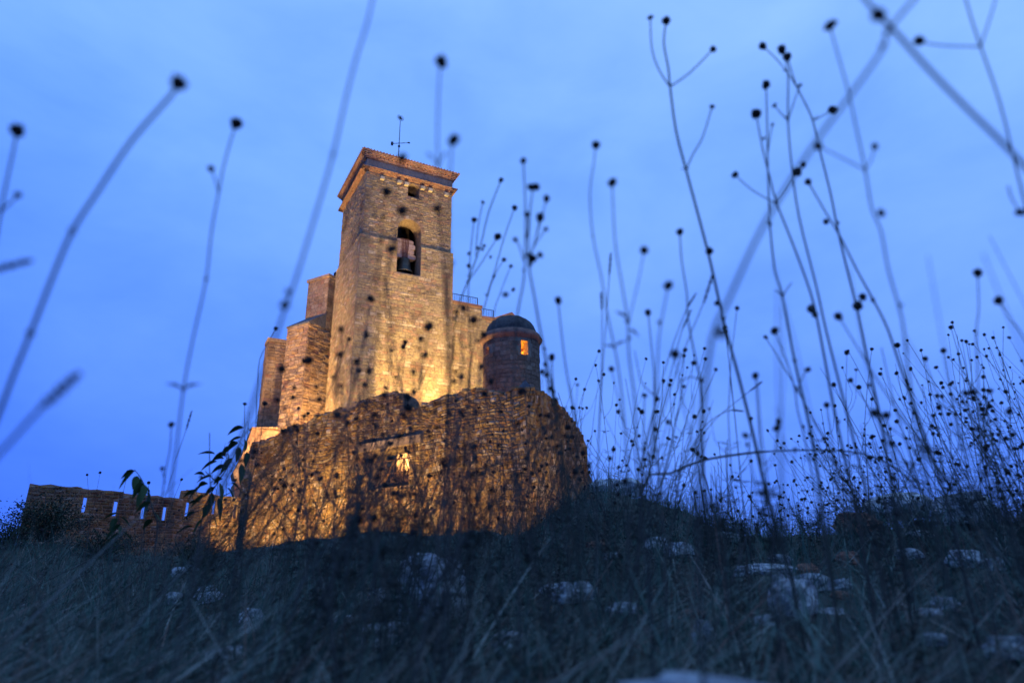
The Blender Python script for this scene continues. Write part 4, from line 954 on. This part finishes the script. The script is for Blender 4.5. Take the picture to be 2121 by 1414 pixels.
spike('very blurred fat grass spike at lower left', [(156, 778), (80, 850), (30, 905), (-30, 975), (-80, 1080)], B, 100, 32, .34)
spike('blurred grass spike poking in from the left edge', [(56, 541), (0, 556), (-60, 590), (-110, 700)], B, 90, 24, .42)
spike('small notched grass spike right of the tower', [(1265, 528), (1262, 570), (1256, 660), (1246, 800), (1238, 960)], B, 44, 8, 1.1)
spike('short dark grass spike left of the notched one', [(1245, 608), (1247, 645), (1246, 760), (1240, 900), (1238, 1010)], B, 36, 8, 1.1)
spike('thick dark grass spike leaning on the tall forked stalk', [(1475, 572), (1460, 620), (1415, 730), (1375, 850), (1340, 1000)], B, 62, 10, 1.0)
spike('slim grass spike near the middle leaning right', [(1440, 610), (1422, 640), (1385, 740), (1345, 880), (1320, 1000)], B, 34, 7, 1.1)
spike('lower slim grass spike beside the leaning pair', [(1430, 645), (1412, 685), (1385, 790), (1350, 920), (1330, 1030)], B, 42, 7, 1.1)
spike('small grass spike pointing right in open sky', [(1576, 792), (1550, 812), (1480, 870), (1440, 930), (1400, 1010)], B, 30, 8, 1.4)
spike('little drooping grass spike beneath the one pointing right', [(1537, 851), (1515, 849), (1470, 872), (1430, 930), (1390, 1010)], B, 24, 8, 1.4)
spike('fine dark grass spike above the low wall', [(396, 854), (386, 888), (365, 950), (345, 1020), (330, 1080)], B, 40, 6, 1.6)
spike('small upright grass spike in the right hand stalks', [(2048, 833), (2040, 860), (2036, 900), (2030, 1000)], B, 36, 10, 1.3)
# arching bramble shoot
pts = [P(u, v, 1.3) for u, v in ((1330, 1015), (1390, 980), (1450, 955), (1520, 942), (1600, 934), (1700, 932), (1780, 938), (1850, 965), (1900, 1010))]
e = thing('arching_shoot', pts[0], 'long thin shoot arching level across the right hand stalks', 'shoot')
m_ = MB(); m_.tube(smoothpts([V3((pts[0].x - .03, pts[0].y, ground(pts[0].x - .03, pts[0].y)))] + pts), [.0024] * 15 + [.0016] * 13, 5, .3, cap=False)
m_.build('stem', M['stem'], e)

# ------------------------------------------------------------------ procedural wildflowers
def proc(u, v, d, lean, nh, label, group, hr, r0, leafy=1.0, q=rnd, heads_on=True, hp=1.0, name='dried_flower', cat='dried flower', sm='stem'):
    tip = P(u, v, d); x0 = tip.x; g0 = ground(x0, tip.y + .03, False); H = max(.06, tip.z - g0)
    root = V3((x0 - lean * H, tip.y + .03 + q.uniform(-.05, .1), 0)); root.z = ground(root.x, root.y, False) - .01
    bow = q.uniform(-.06, .06) * H; n = 7; ax = []
    for i in range(n):
        t = i / (n - 1); p = root.lerp(tip, t); p = p + V3((bow * math.sin(math.pi * t) + q.uniform(-.004, .004) * H * 2, q.uniform(-.01, .01) * H, 0)); ax.append(p)
    ax[-1] = tip; st = [(ax, r0, r0 * .45)]; hd = []; lv = []; kn = []
    if heads_on and q.random() < hp + .15: hd.append((tip, hr * q.uniform(.85, 1.1)))
    D_ = (tip - root).normalized()
    cnt = nh - 1; lev = [.45 + .42 * (k + .5 * q.random()) / max(1, cnt) for k in range(cnt)]
    for k, t in enumerate(lev):
        f = t * (n - 1); i = int(f); p = ax[i].lerp(ax[min(i + 1, n - 1)], f - i); a = q.uniform(0, 6.28)
        sp = V3((math.cos(a), math.sin(a) * .6, 0)); L_ = H * q.uniform(.12, .34) * (1.15 - .5 * t)
        e1 = p + (D_ * .55 + sp * .5).normalized() * L_ * .45; e2 = e1 + (D_ + sp * .18).normalized() * L_ * .65
        st.append(([p, p.lerp(e1, .5) + sp * L_ * .04, e1, e2], r0 * .5, r0 * .32))
        if q.random() < hp: hd.append((e2, hr * q.uniform(.5, 1.0))); kn.append((p, r0 * 1.5))
    for k in range(int(10 * leafy)):
        t = q.uniform(.03, .72) ** 1.2; f = t * (n - 1); i = int(f); p = ax[i].lerp(ax[min(i + 1, n - 1)], f - i)
        for sg in (-1, 1):
            lv.append((p, V3((sg * q.uniform(.5, 1), q.uniform(-.8, .8), q.uniform(.1, .9))), q.uniform(.012, .032) * (1 if d > 1 else .8), q.uniform(.0016, .0035)))
    return mkplant(name, label, cat, group, root, st, hd if heads_on else [], kn, lv, sm)
def cluster(n, u0, u1, v0, v1, d0, d1, lean, ls, nh, hr, r0, label, group, leafy=1., seed=0, vf=None, **kw):
    q = random.Random(seed); made = []
    for k in range(n):
        u = q.uniform(u0, u1); v = q.uniform(v0, v1)
        if vf: v = vf(u, q)
        made.append((u, proc(u, v, q.uniform(d0, d1), q.gauss(lean, ls), q.randint(*nh), label, group, hr * q.uniform(.85, 1.15), r0 * q.uniform(.8, 1.2), leafy, q, **kw)))
    made.sort(key=lambda t: t[0])
    for k, (u, e) in enumerate(made): e['label'] = ordinal(k + 1) + (' ' if k == 0 else ' from the left ') + label
vr = lambda u, q: lerp([(1660, 830), (1700, 740), (1800, 700), (1950, 640), (2060, 640), (2130, 680)], u) + 260 * q.random() ** 1.3
cluster(84, 1670, 2150, 0, 0, 1.6, 2.9, -.27, .24, (2, 6), .0056, .0016, 'stalk with tiny seed heads in the right hand thicket', 'fine stalks of the right hand thicket', 2.6, 2, vr, hp=.8)
cluster(26, 1590, 1800, 880, 1020, 2.2, 3.0, -.45, .25, (2, 4), .0052, .0012, 'low stalk at the left fringe of the right thicket', 'low stalks at the fringe of the right thicket', 1.6, 3)
cluster(30, 1170, 1470, 700, 960, 1.7, 2.6, .22, .14, (2, 4), .0052, .0013, 'fine stalk between the turret and the thicket', 'fine stalks in the gap right of the turret', 1.6, 4)
cluster(30, 540, 860, 830, 1010, 1.3, 3.2, .22, .3, (3, 6), .0058, .0020, 'dark stalk before the left half of the rampart', 'stalks before the left half of the rampart', 2.2, 5, hp=.4)
cluster(38, 820, 1200, 800, 1000, 1.3, 3.2, .0, .28, (3, 6), .0058, .0020, 'dark stalk before the right half of the rampart', 'stalks before the right half of the rampart', 2.2, 6, hp=.4)
cluster(9, 570, 760, 720, 900, .8, 1.2, .3, .22, (2, 4), .0045, .0010, 'blurred dark stalk with heads before the church buttress', 'blurred stalks before the church buttress', 1.0, 7)
cluster(13, 860, 1170, 700, 860, .8, 1.2, 0, .2, (2, 4), .0045, .0011, 'blurred stalk before the tower foot and turret', 'blurred stalks before tower foot and turret', 1.0, 8)
cluster(10, 160, 480, 975, 1040, 3.5, 5.0, .05, .15, (1, 3), .008, .002, 'tiny distant stalk standing against the low loopholed wall', 'tiny stalks before the low wall', .8, 9)
cluster(8, 1330, 2080, 430, 720, .42, .6, -.2, .15, (1, 2), .004, .0007, 'very blurred bare pale stalk against the right sky', 'blurred bare stems close to the camera', .25, 10, heads_on=False, name='bare_stalk', cat='stalk')
cluster(40, 1450, 1800, 985, 1075, 2.6, 3.4, .0, .5, (1, 3), .006, .0016, 'low bushy herb on the crest beside the mound', 'bushy herbs on the crest', 9, 12, name='bushy_herb', cat='herb')
cluster(26, 1800, 2150, 960, 1060, 2.2, 2.9, -.1, .4, (1, 3), .006, .0016, 'leafy herb at the foot of the right hand thicket', 'leafy herbs at the foot of the thicket', 4.5, 13, name='leafy_herb', cat='herb')
cluster(14, 1440, 1560, 900, 1020, 1.6, 2.2, .02, .12, (1, 2), .006, .0018, 'upright leafy stem beside the mound', 'leafy stems beside the mound', 4.5, 14, heads_on=False, name='leafy_herb', cat='herb')

cluster(46, 0, 2120, 1080, 1330, .6, 1.1, .1, .6, (1, 2), .003, .0009, 'blurred leafy herb low in the near foreground', 'leafy herbs in the near foreground', 2.6, 15, heads_on=False, name='leafy_herb', cat='herb', sm='near')
cluster(90, 430, 1230, 890, 1050, 1.4, 4.2, .3, .7, (3, 7), .005, .0020, 'tangled weed on the crest before the castle base', 'tangled weeds before the castle base', 4.0, 16, name='tangled_weed', cat='weed', hp=.12)
cluster(50, 0, 500, 1045, 1120, 2.2, 5.0, .1, .5, (1, 3), .0055, .0016, 'tangled weed on the left slope below the low wall', 'tangled weeds below the low wall', 3.6, 17, name='tangled_weed', cat='weed', hp=.2)
cluster(34, 1150, 1560, 900, 1040, 1.5, 2.8, .1, .35, (1, 4), .005, .0015, 'tangled weed rising from the mound', 'tangled weeds on the mound', 3.4, 18, name='tangled_weed', cat='weed', hp=.3)
cluster(9, 560, 1180, 800, 960, .75, 1.0, .1, .3, (2, 4), .0045, .0016, 'large soft dark weed close before the castle', 'large soft weeds close before the castle', 6, 19, name='tangled_weed', cat='weed', hp=.4)
cluster(20, 690, 1010, 560, 860, .75, 1.3, .05, .2, (2, 5), .0045, .0017, 'soft dark stalk crossing the lower half of the bell tower', 'stalks crossing the lower half of the tower', 1.6, 21, hp=.7)
cluster(16, 560, 1200, 820, 980, .9, 1.6, .35, .6, (4, 8), .0045, .0024, 'thick dark weed crossing the rampart wall', 'thick weeds crossing the rampart', 5, 22, name='tangled_weed', cat='weed', hp=.3)
cluster(14, 1250, 2000, 560, 860, .9, 1.5, .1, .35, (2, 5), .0045, .0015, 'soft crossing stalk in the right half of the sky', 'soft stalks crossing the right sky', 1.6, 23, hp=.7)
cluster(10, 1200, 2100, 620, 900, .7, .95, -.15, .25, (2, 4), .0045, .0014, 'large soft dark weed close to the camera at right', 'large soft weeds at right', 6, 20, name='tangled_weed', cat='weed', hp=.5)
# ------------------------------------------------------------------ broad leaved saplings and shrubs
def leaf(mb, p, dr, ln, wd, r, droop=.35):
    dr = dr.normalized(); sd = dr.cross(V3((.1, .3, 1))).normalized(); up = sd.cross(dr); k = 6; L_, R_, Cn = [], [], []
    for i in range(k + 1):
        t = i / k; w_ = wd * .5 * math.sin(math.pi * min(1, t * 1.0) ** .75) ** .9 if 0 < t < 1 else 0; c = p + dr * ln * t - V3((0, 0, 1)) * droop * ln * t * t
        Cn.append(c); L_.append(c + sd * w_ + up * w_ * .35); R_.append(c - sd * w_ + up * w_ * .35)
    for i in range(k):
        mb.face([Cn[i], Cn[i + 1], L_[i + 1], L_[i]], r); mb.face([Cn[i + 1], Cn[i], R_[i], R_[i + 1]], r)
def sapling(label, d, stems, leaves, ln):
    r0 = stems[0][-1]; p = P(*r0, d); root = V3((p.x, p.y, ground(p.x, p.y, False)))
    e = thing('leafy_sapling', root, label, 'sapling'); m = MB()
    for s in stems:
        pts = [P(u, v, d) for u, v in s]
        if s is stems[0]: pts.append(root)
        m.tube(smoothpts(pts)[::-1], [.0028 - .0018 * i / (3 * (len(pts) - 1)) for i in range(3 * (len(pts) - 1) + 1)], 5, .3, cap=False)
    m.build('stem', M['stem'], e); m = MB()
    for u, v, a in leaves:
        a = R(a); dr = V3((math.cos(a), rnd.uniform(-.5, .5), math.sin(a)))
        leaf(m, P(u, v, d * rnd.uniform(.97, 1.03)), dr, ln * rnd.uniform(.75, 1.2), ln * rnd.uniform(.42, .55), rnd.random(), rnd.uniform(.2, .7))
    m.build('foliage', M['leaf'], e)
sapling('broad leaved young tree shoot in front of the rampart left end', 2.4, [[(512, 872), (495, 920), (475, 960), (450, 1000), (428, 1040), (415, 1090), (410, 1130)], [(470, 930), (474, 950), (470, 968)], [(425, 975), (440, 990), (452, 1000)]],
        [(505, 885, 175), (500, 905, 200), (492, 915, 190), (478, 925, 200), (470, 938, 185), (465, 950, 160), (496, 925, 260), (508, 910, 280), (512, 935, 265), (500, 960, 270), (482, 948, 230), (470, 965, 175), (450, 955, 190), (460, 990, 170),
         (440, 985, 200), (430, 1000, 180), (425, 985, 150), (445, 1008, 210), (418, 1005, 230), (455, 1000, 300), (470, 1010, 320), (440, 1020, 250), (425, 1025, 200), (410, 1015, 190), (452, 1030, 280), (432, 1045, 240), (478, 1000, 340), (446, 940, 170), (415, 1040, 160), (405, 1060, 200), (440, 1062, 300), (420, 1075, 240), (400, 1090, 180)], .05)
sapling('small broad leaved shoot left of the larger one above the low wall', 2.1, [[(278, 972), (292, 990), (305, 1020), (318, 1060), (325, 1110)], [(305, 1020), (300, 1010), (296, 1000)]],
        [(280, 975, 190), (276, 978, 230), (285, 985, 265), (292, 990, 250), (300, 1003, 280), (304, 1008, 300), (308, 1018, 270), (298, 1000, 220), (312, 1040, 200), (318, 1060, 320), (315, 1075, 210), (300, 1012, 250)], .046)
sapling('low broad leaved shoot before the middle of the low wall', 2.6, [[(245, 1062), (248, 1090), (255, 1120), (260, 1150)]], [(245, 1062, 200), (248, 1070, 330), (243, 1072, 240), (250, 1085, 210), (246, 1085, 300), (252, 1100, 330), (250, 1105, 200)], .05)

def shrub(u, v, w_, h_, d, n, label, lf=.02, group='small leaved shrubs at the left'):
    c = P(u, v, d); rx, rz = w_ * d / FPX / 2, h_ * d / FPX; g0 = ground(c.x, c.y, False); root = V3((c.x, c.y, g0)); q = random.Random(u)
    e = thing('shrub', root, label, 'shrub', group); tw_ = MB(); fo = MB(); Hh = max(c.z - g0, rz)
    for k in range(34):
        a = q.uniform(0, 6.28); rr = q.random() ** .5; tip = root + V3((math.cos(a) * rx * rr * 1.05, math.sin(a) * rx * rr, Hh * (1 - .45 * rr * rr) * q.uniform(.6, 1.12)))
        b0 = root + V3((math.cos(a) * rx * .12, math.sin(a) * rx * .12, 0)); md = b0.lerp(tip, .5) + V3((q.uniform(-.1, .1) * rx, 0, Hh * .08))
        pts = smoothpts([b0, md, tip], 4); tw_.tube(pts, .004, 4, q.random(), cap=False)
        for j in range(n // 34):
            t = q.random() ** .6; i = int(t * (len(pts) - 1.01)); p = pts[i].lerp(pts[i + 1], q.random()) + V3((q.gauss(0, .05), q.gauss(0, .05), q.gauss(0, .04)))
            dr = V3((q.uniform(-1, 1), q.uniform(-1, 1), q.uniform(-.3, 1))); sd = dr.cross(V3((q.uniform(-1, 1), .3, 1))).normalized(); dr.normalize(); l_ = lf * q.uniform(.6, 1.2)
            fo.face([p, p + dr * l_ * .5 + sd * l_ * .28, p + dr * l_, p + dr * l_ * .5 - sd * l_ * .28], q.random())
    tw_.build('twigs', M['stem'], e); fo.build('foliage', M['shrub'], e)
shrub(110, 1062, 170, 90, 6.6, 5200, 'large dark small leaved shrub before the left end of the low wall', .024)
shrub(20, 1092, 70, 50, 6.2, 2200, 'small dark shrub at the left edge of the picture', .022)
shrub(215, 1112, 130, 50, 6.0, 2400, 'low shrub spreading right of the large dark one', .022)
shrub(420, 1110, 150, 40, 5.5, 2200, 'low tangled shrub at the foot of the broad leaved shoot', .022)
shrub(735, 1010, 55, 60, 20, 1500, 'dark creeping bush against the rampart below the opening', .06, 'bushes at the rampart foot')
shrub(810, 985, 90, 40, 20, 1800, 'bush at the foot of the lit opening in the rampart', .06, 'bushes at the rampart foot')
